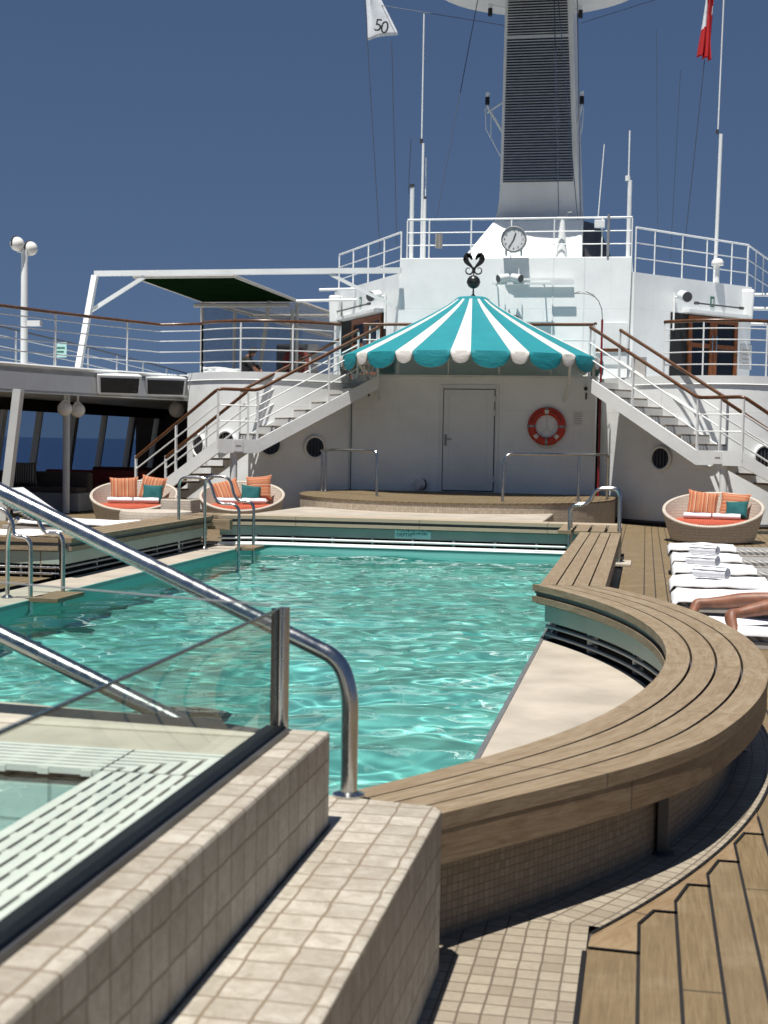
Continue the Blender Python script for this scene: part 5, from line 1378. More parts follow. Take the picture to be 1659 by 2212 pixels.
# ------------------------------------------------------------------ staircases
def stair(s, nm):
    t = thing('staircase', f'white staircase with wood handrails and landing on the {nm} side of the bar house', 'staircase', 'staircases')
    d = Vector((s * .78, -.63, 0)).normalized(); n = Vector((s * .63, .78, 0)).normalized(); Z = Vector((0, 0, 1))
    wd = 1.0; zl = 1.50 if s > 0 else 1.56
    d2 = Vector((s * .93, .36, 0)).normalized(); n2 = Vector((-s * .36, .93, 0)).normalized()
    L1 = Vector((mir(s, 4.33), 27.15, 0)) if s > 0 else Vector((A(557, 951, 27.3).x, 27.3, 0))
    L0 = L1 - d * 2.75; L2 = L1 + d * (1.03 if s > 0 else .86); L3 = L2 + d2 * (2.6 if s > 0 else 2.2)
    ze = .05 if s > 0 else .22
    seg = ((L0, L1, UZ - .02, zl, n, n), (L1, L2, zl, zl, n, n2), (L2, L3, zl, ze, n2, n2))
    for side in (0, 1):
        m = MB()
        for a, b, za, zb, na, nb in seg:
            a_, b_ = a + na * wd * side, b + nb * wd * side
            pts = [a_ + Z * (za + .06), b_ + Z * (zb + .06), b_ + Z * max(.0, zb - .22), a_ + Z * (za - .22)]
            m.extr(pts, na * .05 * (1 if not side else -1))
        m.build('stringer', 'white', t)
    def flight(a, b, za, zb, k, dd, nn):
        for i in range(k):
            p0, p1 = a.lerp(b, i / k), a.lerp(b, (i + 1) / k); z = lerp(za, zb, (i + 1) / (k + 1))
            m = MB(); m.extr([p0 - dd * .03 + nn * .052, p1 + nn * .052, p1 + nn * (wd - .052), p0 - dd * .03 + nn * (wd - .052)], (0, 0, .035)); m.v = [(x, y, zz + z - .035) for x, y, zz in m.v]
            m.build('tread', 'treads', t)
    flight(L0, L1, UZ - .02, zl, 7, d, n); flight(L2, L3, zl, ze, 7, d2, n2)
    m = MB(); m.extr([L1 + n * .052, L2 + n * .052, L2 + n2 * (wd - .052), L1 + n * (wd - .052)], (0, 0, .04)); m.v = [(x, y, z + zl - .04) for x, y, z in m.v]; m.build('landing', 'treads', t)
    m = MB()
    for i in range(8):
        p0 = L0.lerp(L1, min(1, i / 7)); z = lerp(UZ - .02, zl, i / 8); z2 = lerp(UZ - .02, zl, (i + 1) / 8)
        m.extr([p0 + n * .055 + Z * (z2 - .002), p0 + n * (wd - .055) + Z * (z2 - .002), p0 + n * (wd - .055) + Z * (z - .036), p0 + n * .055 + Z * (z - .036)], d * .012)
    m.build('riser', 'grey_white', t)
    c = L1.lerp(L2, .55) + n * .12; m = MB(); m.tube([c, c + Z * (zl - .2)], .075, 14); m.build('support_post', 'white', t, smooth=50)
    H = 1.0
    for side in (0, 1):
        f_ = lambda q, nn: q + nn * (.03 if not side else wd - .03)
        P = [f_(L0, n) + Z * (UZ + .06), f_(L1, n) + Z * (zl + .06), f_(L2, n2 if side else n) + Z * (zl + .06), f_(L3, n2) + Z * (ze + .06)]
        up = [p + Z * (H if i < 3 else H * .92) for i, p in enumerate(P)]
        m = MB(); m.tube(fillet(up, .12), .035, 10); m.build('handrail', 'varnish', t, smooth=60)
        for b in (.36, .68):
            m = MB(); m.tube([p + Z * H * b for p in P], .016, 6); m.build('bar', 'white_rail', t, smooth=40)
        for p, e in ((P[0], d), (P[0].lerp(P[1], .42), d), (P[1], d), (P[2], d), (P[2].lerp(P[3], .5), d2), (P[3], d2)):
            m = MB(); m.bar(p - Z * .18, p + Z * (H - .04), .05, .03, e); m.build('stanchion', 'white_rail', t)
    q = L1.lerp(L2, .5) - n * .012
    m = MB(); m.extr([q - d * .10 + Z * (zl - .19), q + d * .10 + Z * (zl - .19), q + d * .10 + Z * (zl + .04), q - d * .10 + Z * (zl + .04)], n * .01); pl_ = m.build('plaque', 'notice', t)
    m = MB(); q2 = q - n * .002; m.extr([q2 - d * .06 + Z * (zl - .09), q2 + d * .06 + Z * (zl - .09), q2 + d * .06 + Z * (zl - .06), q2 - d * .06 + Z * (zl - .06)], n * .001); m.build('print', 'grey_metal', pl_)
    return L0, L1
stair(-1, 'left'); stair(1, 'right')
# ------------------------------------------------------------------ upper white house, wings
UY = 31.5
uh = thing('upper_house', 'tall plain white house front behind the striped awning', 'deckhouse')
ux0, ux1 = A(863, 620, UY).x, A(1364, 620, UY).x; uz1 = A(1110, 556, UY).z
m = MB(); m.hexa([(ux0 - .05, UY, UZ), (ux1 - .05, UY, UZ), (ux1 - .05, UY + 2.6, UZ), (ux0 - .05, UY + 2.6, UZ)], [(ux0, UY, uz1), (ux1, UY, uz1), (ux1, UY + 2.6, uz1), (ux0, UY + 2.6, uz1)]); m.build('walls', 'white_wall', uh, bevel=.015)
m = MB()
for x in (1195, 1262): q = A(x, 600, UY); m.box(q.x - .012, q.x + .012, UY - .012, UY - .001, UZ, uz1 - .01)
m.build('conduit', 'white_rail', uh)
m = MB(); q = A(1312, 785, UY); m.box(q.x - .1, ux1 - .06, UY - .03, UY - .001, q.z - .02, q.z + .9); m.build('locker_panel', 'white', uh)
m = MB(); m.box(A(1280, 765, UY).x, ux1, UY - .06, UY - .031, A(1300, 760, UY).z, A(1300, 755, UY).z + .02); m.build('ledge_rail', 'varnish', uh)
def wing(s, pn, pf, nm):
    t = thing('wing_house', f'white wing house swept back on the {nm} with a dark wooden double door', 'deckhouse', 'wing houses')
    a, b = Vector(pn), Vector(pf); d = (b - a).normalized(); L = (b - a).length; nrm = Vector((d.y, -d.x, 0)) * (1 if s > 0 else -1)   # outwards, towards the pool
    if nrm.y > 0: nrm = -nrm
    W_ = lambda u, z, o=0: a + d * u + nrm * o + Vector((0, 0, z - a.z))
    m = MB(); m.extr([W_(0, UZ), W_(L, UZ), W_(L, zt_), W_(0, zt_)], -nrm * 1.6); w = m.build('walls', 'white_wall', t)
    return t, W_, L, d, nrm
zt_ = 5.48
tr_, WR, LRt, dR, nR = wing(1, (A(1366, 700, 31.55).x + .02, 31.55, UZ), (A(1622, 700, 34.6).x, 34.6, UZ), 'right')
tl_, WLf, LLt, dL, nL = wing(-1, (A(862, 700, 31.55).x - .02, 31.55, UZ), (A(722, 700, 35.4).x, 35.4, UZ), 'left')
def wing_door(t, W_, L, u0, u1, zt2, dirx, side):
    m = MB(); m.extr([W_(u0, UZ, .012), W_(u1, UZ, .012), W_(u1, zt2, .012), W_(u0, zt2, .012)], W_(0, UZ, .001) - W_(0, UZ, 0)); m.build('door_recess_shade', 'gap_shade', t)  # flat near-black sheet on the wall paints the shade of a recessed doorway
    n = 2; wv = (u1 - u0)
    o0 = u0 + wv * (.24 if side > 0 else .06); o1 = u1 - wv * (.02 if side > 0 else .30)
    for k in range(2):
        a0 = lerp(o0, o1, k / 2) + .01; a1 = lerp(o0, o1, (k + 1) / 2) - .01
        m = MB()
        for (x0, x1, z0, z1) in ((a0, a0 + .12, UZ + .02, zt2 - .03), (a1 - .12, a1, UZ + .02, zt2 - .03), (a0 + .12, a1 - .12, UZ + .02, UZ + .30), (a0 + .12, a1 - .12, zt2 - .16, zt2 - .03), (a0 + .12, a1 - .12, UZ + .95, UZ + 1.05)):
            m.extr([W_(x0, z0, .02), W_(x1, z0, .02), W_(x1, z1, .02), W_(x0, z1, .02)], (W_(0, UZ, .04) - W_(0, UZ, 0)))
        dd = m.build('door', 'doorwood', t)
        m = MB(); m.extr([W_(a0 + .12, UZ + .30, .025), W_(a1 - .12, UZ + .30, .025), W_(a1 - .12, zt2 - .16, .025), W_(a0 + .12, zt2 - .16, .025)], (W_(0, UZ, .008) - W_(0, UZ, 0))); m.build('door_glass', 'doorglass', dd)
        xh = a1 - .06 if k == 0 else a0 + .06
        m = MB(); m.bar(W_(xh, UZ + .9, .09), W_(xh, UZ + 1.25, .09), .03, .03); m.build('handle', 'steel', dd)
    m = MB(); m.extr([W_(u0 + (0.1 if side < 0 else .4), zt2 + .02, .001), W_(u1 + .12, zt2 + .02, .001), W_(u1 + .12, zt2 + .09, .001), W_(u0 + (0.1 if side < 0 else .4), zt2 + .09, .001)], (W_(0, UZ, .22) - W_(0, UZ, 0))); m.build('lintel', 'white', t)
    m = MB(); m.tube([W_(u0 + .62, zt2 + .24, .2), W_(u1 - .1, zt2 + .24, .2)], .02, 8); m.tube([W_(u0 + .60, zt2 + .24, .2), W_(u0 + .72, zt2 + .24, .2)], .038, 8); m.tube([W_(u1 - .2, zt2 + .24, .2), W_(u1 - .08, zt2 + .24, .2)], .038, 8); m.build('closer_bar', 'charcoal', t)
def u_of(W_, x, L, y=750):
    best = None
    for i in range(500):
        u = L * i / 499; q = W_(u, 4.2); v = q - CAMP; zc_ = v.dot(FWD); uu = F_ * v.dot(RGT) / zc_; vv = -F_ * v.dot(UPV) / zc_; X_ = CX + uu * cr - vv * sr
        if best is None or abs(X_ - x) < best[0]: best = (abs(X_ - x), u)
    return best[1]
wing_door(tr_, WR, LRt, u_of(WR, 1447, LRt), u_of(WR, 1593, LRt), 4.68, dR, 1)
wing_door(tl_, WLf, LLt, u_of(WLf, 834, LLt), u_of(WLf, 736, LLt), 4.66, dL, -1)
def sign_on(t, W_, u, z, nm, lab_):
    tt = thing('door_sign', lab_, 'sign', 'small green signs over the wing doors')
    m = MB(); m.extr([W_(u - .07, z - .12, .003), W_(u + .07, z - .12, .003), W_(u + .07, z + .12, .003), W_(u - .07, z + .12, .003)], (W_(0, UZ, .01) - W_(0, UZ, 0))); m.build('plate', 'sign_green', tt)
    m = MB(); m.extr([W_(u - .035, z - .07, .016), W_(u + .035, z - .07, .016), W_(u + .035, z + .07, .016), W_(u - .035, z + .07, .016)], (W_(0, UZ, .002) - W_(0, UZ, 0))); m.build('figure', 'notice', tt)
sign_on(tr_, WR, u_of(WR, 1536, LRt), 5.02, 'r', 'small dark green number sign above the right wing door')
sign_on(tl_, WLf, u_of(WLf, 778, LLt), 5.05, 'l', 'small dark green number sign above the left wing door')
def wall_lamp(lab_, W_, u, z, sd):
    t = thing('floodlight', lab_, 'floodlight', 'round white floodlights')
    p = W_(u, z, .02); e = W_(u, z, .02); m = MB(); m.tube([p, W_(u, z + .02, .22)], .03, 8); m.bar(W_(u - .05, z - .75, .03), W_(u - .05, z + .1, .03), .04, .04); m.build('bracket', 'white_rail', t)
    c = W_(u, z + .02, .26); dv = Vector((sd * .5, -.75, -.18)).normalized(); m = MB(); m.tube([c - dv * .12, c + dv * .22], [.11, .125], 16); m.build('housing', 'white_rail', t, smooth=40)
    m = MB(); m.tube([c + dv * .221, c + dv * .235], .112, 16); m.build('lens', 'charcoal', t, smooth=40)
wall_lamp('round white floodlight on the right wing house wall', WR, u_of(WR, 1455, LRt), 5.02, .6)
wall_lamp('round white floodlight on the left wing house wall', WLf, u_of(WLf, 832, LLt), 5.02, -.6)
def box_spk(lab_, x, y, Y, w=.30, h=.36):
    t = thing('equipment_box', lab_, 'equipment box', 'white boxes on the wing houses'); q = A(x, y, Y)
    m = MB(); m.hexa([(q.x - w * .4, Y, q.z - h), (q.x + w * .4, Y, q.z - h), (q.x + w * .4, Y + .45, q.z - h), (q.x - w * .4, Y + .45, q.z - h)], [(q.x - w / 2, Y, q.z + h), (q.x + w / 2, Y, q.z + h), (q.x + w / 2, Y + .45, q.z + h), (q.x - w / 2, Y + .45, q.z + h)]); m.build('case', 'white', t, bevel=.06, seg=3)
    m = MB(); m.box(q.x - .03, q.x + .03, Y + .45, Y + .8, q.z - .02, q.z + .04); m.build('arm', 'white_rail', t)
box_spk('tall white rounded box at the outer end of the right wing house', 1616, 657, 34.3); box_spk('tall white rounded box at the outer end of the left wing house', 721, 668, 34.6)
t = thing('locker', 'grey metal locker at the head of the right staircase', 'locker'); q = A(1380, 800, 30.9)
m = MB(); m.box(q.x - .16, q.x + .16, 30.7, 31.2, UZ, A(1380, 772, 30.9).z); m.build('body', 'grey_metal', t, bevel=.01); m = MB(); m.box(q.x - .14, q.x + .14, 30.685, 30.699, UZ + .06, A(1380, 778, 30.9).z); m.build('door', 'taupe', t)
# notice boards on the right wing
tt = thing('notice', 'pale notice board on the right wing house beside its door', 'notice'); m = MB(); u = u_of(WR, 1612, LRt); m.extr([WR(u - .22, 3.5, .002), WR(u + .2, 3.5, .002), WR(u + .2, 4.1, .002), WR(u - .22, 4.1, .002)], nR * .012); m.build('board', 'grey_white', tt)
m = MB()
for i in range(4): m.extr([WR(u - .15, 3.62 + .11 * i, .0145), WR(u + .12, 3.62 + .11 * i, .0145), WR(u + .12, 3.66 + .11 * i, .0145), WR(u - .15, 3.66 + .11 * i, .0145)], nR * .001)
m.build('print', 'taupe', tt)
# clock
ck = thing('clock', 'round white rimmed clock showing 12:35 on the railing of the upper house', 'clock')
cY = UY - .25; q = A(1110, 517, cY); cc = Vector((q.x, cY, q.z)); cR = .265
m = MB(); m.tube([cc + Vector((0, .16, 0)), cc + Vector((0, -.03, 0))], cR + .02, 40); m.build('case', 'white_rail', ck, smooth=40)
m = MB(); m.tube([cc + Vector((math.cos(a) * (cR + .005), -.035, math.sin(a) * (cR + .005))) for a in [2 * math.pi * i / 40 for i in range(40)]], .022, 8, True); m.build('rim', 'grey_metal', ck, smooth=60)
m = MB(); m.poly([cc + Vector((math.cos(a) * cR, -.032, math.sin(a) * cR)) for a in [2 * math.pi * i / 40 for i in range(40)]]); m.build('dial', 'clockface', ck)
for h_ in range(1, 13):
    a = R_(90 - 30 * h_); text('numeral', str(h_), .068, 'text_black', ck, cc + Vector((math.cos(a) * cR * .77, -.036, math.sin(a) * cR * .77 - .024)), (1, 0, 0), (0, 0, 1), .001, 'CENTER')
for ang, l, w in ((90 - 17.5, .15, .022), (90 - 210, .22, .016)):
    a = R_(ang); dv = Vector((math.cos(a), 0, math.sin(a))); m = MB(); m.bar(cc + Vector((0, -.041, 0)) - dv * .03, cc + Vector((0, -.041, 0)) + dv * l, w, .004, (0, 1, 0)); m.build('hand', 'text_black', ck)
for sx in (-.17, .17):
    m = MB(); m.box(cc.x + sx - .022, cc.x + sx + .022, cY - .01, cY + .1, uz1 + .002, cc.z - cR * .72); m.build('leg', 'white_rail', ck)
# floodlights and bar on the upper house
fb_ = thing('floodlight_bracket', 'white floodlight bracket with two lamps on the upper house front', 'floodlight')
bY = UY - .32
x0, x1 = A(1063, 618, bY).x, A(1190, 618, bY).x; zb = A(1120, 613, bY).z
m = MB(); m.box(x0, x1, bY - .03, bY + .05, zb - .015, zb + .03); m.box(A(1105, 604, bY).x, A(1237, 604, bY).x, UY - .12, UY - .06, zb + .10, zb + .15); m.box(A(1187, 604, bY).x, A(1240, 604, bY).x, UY - .22, UY - .18, zb - .01, zb + .09); m.build('beam', 'white_rail', fb_)
m = MB()
for x in (1072, 1175): q = A(x, 618, bY); m.box(q.x - .015, q.x + .015, bY - .02, UY - .001, zb - .04, zb - .016)
m.build('arm', 'white_rail', fb_)
for x, sd in ((1087, -1), (1116, 1)):
    c = Vector((A(x, 605, bY).x, bY - .03, zb + .13)); dv = Vector((sd * .75, -.55, -.22)).normalized()
    m = MB(); m.tube([c - dv * .13, c + dv * .13], [.075, .095], 14); hh_ = m.build('housing', 'white_rail', fb_, smooth=40)
    m = MB(); m.tube([c + dv * .131, c + dv * .14], .085, 14); m.build('lens', 'charcoal', hh_)
    m = MB(); m.bar((c.x, c.y, zb + .03), (c.x, c.y, zb + .10), .05, .05); m.build('yoke', 'white_rail', hh_)
    m = MB(); m.bar((c.x + sd * .04, c.y + .08, zb + .18), (c.x + sd * .04, c.y + .08, zb + .34), .05, .02); m.build('fin', 'white_rail', hh_)
t = thing('porthole_vent', 'dark green round vent just showing above the awning on the upper house', 'vent'); q = A(1109, 694, UY); m = MB(); m.lathe([(.001, 0), (.14, 0), (.16, -.02), (.16, -.05)], n=24); m.v = [(q.x + a, UY - .012 + c_ * .0 - (.0 if c_ == 0 else 0) + c_ * .2, q.z - .02 + b) for a, b, c_ in m.v]; m.build('disc', 'sign_green', t, smooth=40)
# red pole with hook
t = thing('boat_hook', 'dark red pole with thin curved metal hook beside the bar house', 'pole'); pY = 29.3; q = A(1301, 690, pY)
m = MB(); m.tube([(q.x, pY, SZ + .003), (q.x, pY, q.z)], .024, 10); m.build('pole', 'red', t, smooth=50)
pts = [A(x, y, pY) for x, y in ((1301, 684), (1300, 668), (1293, 650), (1281, 637), (1266, 630), (1252, 630), (1240, 634))]
m = MB(); m.tube([(q.x, pY, q.z), (q.x, pY, q.z + .02)] + [tuple(p) for p in pts[1:]], .009, 6); m.tube([tuple(p) for p in ([A(x, y, pY) for x, y in ((1286, 642), (1273, 636), (1258, 634), (1241, 634))])], .006, 5); m.build('hook', 'bronze', t)
# stage guard rails
def stage_rail(lab_, pts, rad):
    t = thing('guard_rail', lab_, 'guard rail', 'stainless rails on the stage')
    m = MB(); m.tube(fillet(pts, rad, 6), .028, 12); m.build('top_rail', 'steel', t, smooth=60); return t
def sp(x, Y, z): q = A(x, 1000, Y); return (q.x, Y, z)
zr = A(750, 989, 28.2).z
def post(t, x, Y, z1):
    q = sp(x, Y, 0); m = MB(); m.tube([(q[0], Y, SZ + .002), (q[0], Y, z1)], .026, 12); m.build('post', 'steel', t, smooth=50); m = MB(); m.lathe([(.06, 0), (.06, .02), (.03, .035)], (q[0], Y, SZ), 12); m.build('foot', 'steel', t)
ZR = SZ + .88
t = stage_rail('stainless guard rail on the left side of the stage', [sp(694, 28.3, ZR - .03), sp(720, 27.6, ZR), sp(790, 26.6, ZR), sp(814, 26.4, ZR), sp(815, 26.4, SZ + .003)], [0, .2, .2, .14, 0])
post(t, 696, 28.3, ZR - .02); post(t, 704, 28.1, ZR - .02)
t = stage_rail('stainless guard rail on the right side of the stage', [sp(1087, 25.3, SZ + .003), sp(1089, 25.3, ZR), sp(1200, 25.8, ZR), sp(1290, 27.0, ZR), sp(1314, 27.9, ZR), sp(1313, 27.95, SZ + .003)], [0, .2, .3, .3, .2, 0])
post(t, 1251, 26.5, ZR - .03)
# ------------------------------------------------------------------ roof railings
tz = uz1 + .005
xl, xr = A(879, 520, UY).x, A(1365, 520, UY).x
hgt = A(1110, 472, UY).z - uz1
railing('roof_railing', 'white three bar railing on the roof edge of the upper house', [(xl, UY + .05), (xr, UY + .05)], tz, hgt, (.33, .66), [0.0, .1, .29, .47, .66, .87, 1.0], handrail='white_rail', r=.017)
railing('roof_railing', 'white railing on the roof of the right wing house', [tuple(WR(u, 0, -.08))[:2] for u in np.linspace(.1, LRt - .1, 6)], zt_ + .002, 1.0, (.33, .66), [0.0, .16, .4, .62, .85, 1.0], handrail='white_rail')
railing('roof_railing', 'white railing on the roof of the left wing house', [tuple(WLf(u, 0, -.08))[:2] for u in np.linspace(.1, LLt - .1, 6)], zt_ + .002, .95, (.33, .66), [0.0, .25, .5, .75, 1.0], handrail='white_rail')
railing('roof_railing', 'white side railing running back from the right wing house roof corner', [tuple(WR(LRt - .05, 0, -.1))[:2], (WR(LRt, 0, 0).x + .9, 38.5)], zt_ + .002, 1.0, (.33, .66), [.0, .25, .5, .75, 1.0], handrail='white_rail')
# far rails behind the right wing
t = thing('side_rail', 'three white bars running out behind the right wing house', 'railing'); 
for y in (637, 667, 700): 
    a, b = A(1600, y - 1, 37), A(1760, y + 2, 37); m = MB(); m.tube([a, b], .045, 8); m.build('bar', 'white_rail', t)
a = A(1745, 640, 37); m = MB(); m.tube([(a.x, 37, UZ), (a.x, 37, a.z + .1)], .05, 8); m.build('stanchion', 'white_rail', t)
# ------------------------------------------------------------------ radar tower
tw = thing('radar_tower', 'tall white louvred radar tower rising behind the upper house', 'tower')
TY = 33.6
b0, b1 = A(985, 557, TY - .6).x, A(1262, 553, TY - .6).x
t0_, t1_ = A(1072, 474, TY).x, A(1258, 472, TY).x; tz0 = A(1160, 474, TY).z
zb_ = uz1 - .05
m = MB(); m.hexa([(b0, TY - .75, zb_), (b1 - .05, TY - .75, zb_), (b1 + .25, TY + 3, zb_), (b0, TY + 3, zb_)], [(t0_ - .05, TY + .05, tz0), (t1_ + .0, TY + .05, tz0), (t1_ + .1, TY + 2.6, tz0), (t0_, TY + 2.6, tz0)]); m.build('base', 'white_wall', tw, bevel=.03)
m = MB(); m.hexa([(b1 + .02, TY - .5, zb_), (b1 + .75, TY + .5, zb_), (b1 + .75, TY + 3, zb_), (b1 + .26, TY + 3, zb_)], [(t1_ + .02, TY + .3, tz0), (t1_ + .35, TY + .9, tz0), (t1_ + .35, TY + 2.6, tz0), (t1_ + .12, TY + 2.6, tz0)]); m.build('base_wing', 'charcoal', tw)
# the shaft leans towards the pool; its foot sweeps out in a curve
SL = math.tan(R_(4))
def shaft(z): # front plane y, x0, x1
    y = TY + .55 - SL * (z - tz0); return y
zs = [tz0, tz0 + .12, tz0 + .28, tz0 + .5, tz0 + .8, tz0 + 1.2, tz0 + 8.5]
def xs_at(z):
    v = A(1150, 0, shaft(tz0 + 6)); 
    f = (z - tz0) / 6.0
    l0, r0 = A(1080, 400, shaft(tz0 + .8)).x, A(1250, 400, shaft(tz0 + .8)).x; l1, r1 = A(1092, 0, shaft(tz0 + 5.6)).x, A(1234, 0, shaft(tz0 + 5.6)).x
    g = (z - tz0 - .8) / 4.8
    fl = max(0, 1 - (z - tz0) / .8) ** 2
    return lerp(l0, l1, g) - .10 * fl, lerp(r0, r1, g) + .06 * fl
vs = []
for z in zs:
    fl = max(0, 1 - (z - tz0) / .8) ** 2
    l, r = xs_at(z); y = shaft(z) - .22 * fl
    vs += [(l, y, z), (r, y, z), (r + .02, y + 1.9, z), (l, y + 1.9, z)]
fs = []
for i in range(len(zs) - 1):
    for k in range(4): fs.append((i * 4 + k, i * 4 + (k + 1) % 4, i * 4 + 4 + (k + 1) % 4, i * 4 + 4 + k))
m = MB(); m.add(vs, fs + [(3, 2, 1, 0)]); m.build('shaft', 'tower', tw, smooth=30)
def z_on_shaft(x, y):
    lo, hi = tz0, tz0 + 9
    for _ in range(40):
        z = (lo + hi) / 2; q = A(x, y, shaft(z))
        if q.z > z: lo = z
        else: hi = z
    return lo
for (ya, yb) in ((393, 83), (75, -40)):
    za, zb2 = z_on_shaft(1165, ya), z_on_shaft(1160, yb)
    m = MB()
    la, ra = xs_at(za); lb2, rb2 = xs_at(zb2); ins = .10
    m.add([(la + ins - .03, shaft(za) - .012, za), (ra - ins - .02, shaft(za) - .012, za), (rb2 - ins - .02, shaft(zb2) - .012, zb2), (lb2 + ins - .03, shaft(zb2) - .012, zb2)], [(0, 1, 2, 3)]); lo_ = m.build('louvre_panel', 'black', tw)
    n = int((ya - yb) / 6.0); m = MB()
    for i in range(n):
        z = lerp(za + .03, zb2, i / n); l, r = xs_at(z); y = shaft(z) - .03
        m.add([(l + ins - .03, y - .03, z - .012), (r - ins - .02, y - .03, z - .012), (r - ins - .02, y + .015, z + .026), (l + ins - .03, y + .015, z + .026)], [(0, 1, 2, 3)])
    m.build('slats', 'louver', lo_)
l, r = xs_at(tz0 + 5.5)
zp_ = z_on_shaft(1060, 26) + .2
m = MB(); cxp, cyp = (l + r) / 2 , shaft(tz0 + 5.5) + .6
m.lathe([(.6, -.0), (2.65, .22), (2.72, .32), (2.6, .42), (.001, .42)], (cxp, cyp - .35, zp_ + .30), 40); m.build('platform', 'tower', tw, smooth=40)
def nav(x, y, side, lab_):
    t = thing('navigation_light', lab_, 'navigation light', 'lights on the radar tower'); Yn = shaft(z_on_shaft(1160, y)) + .3; q = A(x, y, Yn)
    m = MB(); m.tube([(q.x, Yn, q.z - .16), (q.x, Yn, q.z + .02)], .055, 12); m.build('lamp', 'black', t, smooth=50)
    m = MB(); m.tube([(q.x, Yn, q.z + .02), (q.x, Yn, q.z + .13)], .05, 12); m.build('cap', 'white_rail', t, smooth=50)
    l, r = xs_at(q.z); e = l if side < 0 else r
    m = MB(); m.tube([(q.x, Yn, q.z - .17), (q.x, Yn, q.z - .35), (e, Yn, q.z - .1)] if y > 100 else [(q.x, Yn, q.z + .1), (e, Yn, q.z + .02)], .022, 8)
    if y > 100:
        m.tube([(q.x, Yn, q.z - .2), (e, Yn, q.z - .85)], .03, 8); m.tube([(q.x - side * -.05, Yn, q.z - .25), (q.x + side * .02, Yn, q.z - .75), (e, Yn, q.z - 1.5)], .014, 6); m.tube([(q.x + -side * .1, Yn, q.z - .4), (q.x - side * .1, Yn, q.z - .95)], .012, 6)
    m.build('bracket', 'white_rail', t)
nav(1053, 212, -1, 'dark lantern on a white bracket at the left of the radar tower'); nav(1059, 20, -1, 'dark lantern under the radar platform at the left of the tower')
nav(1257, 210, 1, 'dark lantern on a white bracket at the right of the radar tower'); nav(1254, 24, 1, 'dark lantern under the radar platform at the right of the tower')
# ------------------------------------------------------------------ masts, antennas, wires, flags
def mast(lab_, segs, Y, grp='antennas on the upper deck', base=None, mats=('white_rail',), lean=0):
    t = thing('antenna', lab_, 'antenna', grp)
    for i, (x, ya, yb, r) in enumerate(segs):
        a, b = A(x, ya, Y), A(x, yb, Y); z0 = base if (base and i == 0) else a.z
        m = MB(); m.tube([(a.x, Y, z0), (a.x + lean * (b.z - a.z), Y, b.z)], r, 8); m.build(['mast', 'collar', 'whip', 'tip'][min(i, 3)], mats[min(i, len(mats) - 1)], t, smooth=50)
    return t
mast('short thick white mast at the left end of the upper house railing', [(888, 545, 405, .05), (890, 405, 398, .06)], 32.2, base=uz1, mats=('white_rail', 'charcoal'))
mast('tall white whip antenna left of the radar tower', [(910, 545, 310, .03), (910, 310, 300, .035), (911, 300, 30, .018)], 32.6, base=uz1, mats=('white_rail', 'charcoal', 'white_rail'))
mast('short white whip antenna beside the tall one on the left', [(915, 545, 430, .045), (917, 430, 425, .05), (919, 425, 340, .014)], 32.9, base=uz1, mats=('white_rail', 'charcoal', 'white_rail'))
mast('white twin topped mast at the right end of the upper house railing', [(1357, 545, 390, .05), (1356, 390, 380, .06), (1358, 380, 282, .018)], 32.2, base=uz1, mats=('white_rail', 'white_rail', 'white_rail'))
mast('thin leaning white rod antenna right of the radar tower', [(1292, 470, 312, .013)], 32.8, lean=.06)
mast('tall white whip antenna on the right wing house', [(1545, 570, 290, .045), (1549, 290, 280, .035), (1551, 280, -30, .018)], 34.2, base=zt_, mats=('white_rail', 'charcoal', 'white_rail'), lean=.015)
t = thing('satellite_dome', 'small white satellite dome on the right wing house roof', 'satellite dome'); q = A(1550, 570, 33.6)
m = MB(); m.lathe([(.001, .13), (.06, .122), (.11, .095), (.14, .04), (.145, -.02), (.13, -.04), (.001, -.045)], (q.x, 33.6, q.z), 24); m.build('dome', 'globe', t, smooth=50); m = MB(); m.tube([(q.x, 33.6, zt_), (q.x, 33.6, q.z - .03)], .055, 10); m.build('pedestal', 'white_rail', t)
def wire(lab_, a, b, Y0, Y1, r=.011, grp='halyards and stays'):
    p, q = A(*a, Y0), A(*b, Y1); t = tag(MB().tube([p, q], r, 5).build('stay_wire', 'wire'), lab_, 'wire', grp)
wire('thin dark halyard hanging from the white flag to the left wing railing', (821, 545), (787, -20), 34, 34)
wire('thin dark stay wire second from the left beside the white flag', (857, 530), (846, 90), 33.5, 33.5)
wire('thin stay wire running from the left railing up to the radar platform', (942, 475), (1034, -10), 32, 34)
wire('short dark stay wire just left of the tall left whip antenna', (882, 420), (888, 300), 33, 33)
wire('left dark stay wire hanging in front of the tower louvres', (1207, 470), (1197, -20), 32.2, 32)
wire('right dark stay wire slanting in front of the tower louvres', (1248, 475), (1204, -20), 32.4, 31.8)
wire('thin dark stay wire down the right edge of the radar tower', (1254, 475), (1247, 0), 32.6, 32)
wire('leftmost thin stay wire over the right wing house', (1421, 550), (1418, 60), 33.5, 33.5, .006)
wire('middle thin stay wire over the right wing house', (1448, 560), (1470, 150), 33.8, 33.8, .007)
wire('dark halyard hanging below the red flag', (1475, 565), (1522, 130), 34, 34)
wire('pale aerial wire running from the white flag to the tower', (800, 8), (1090, 55), 34, 33.5, .009)
wire('pale aerial wire running from the tower to the upper right', (1255, 50), (1440, -8), 33.5, 34, .008)
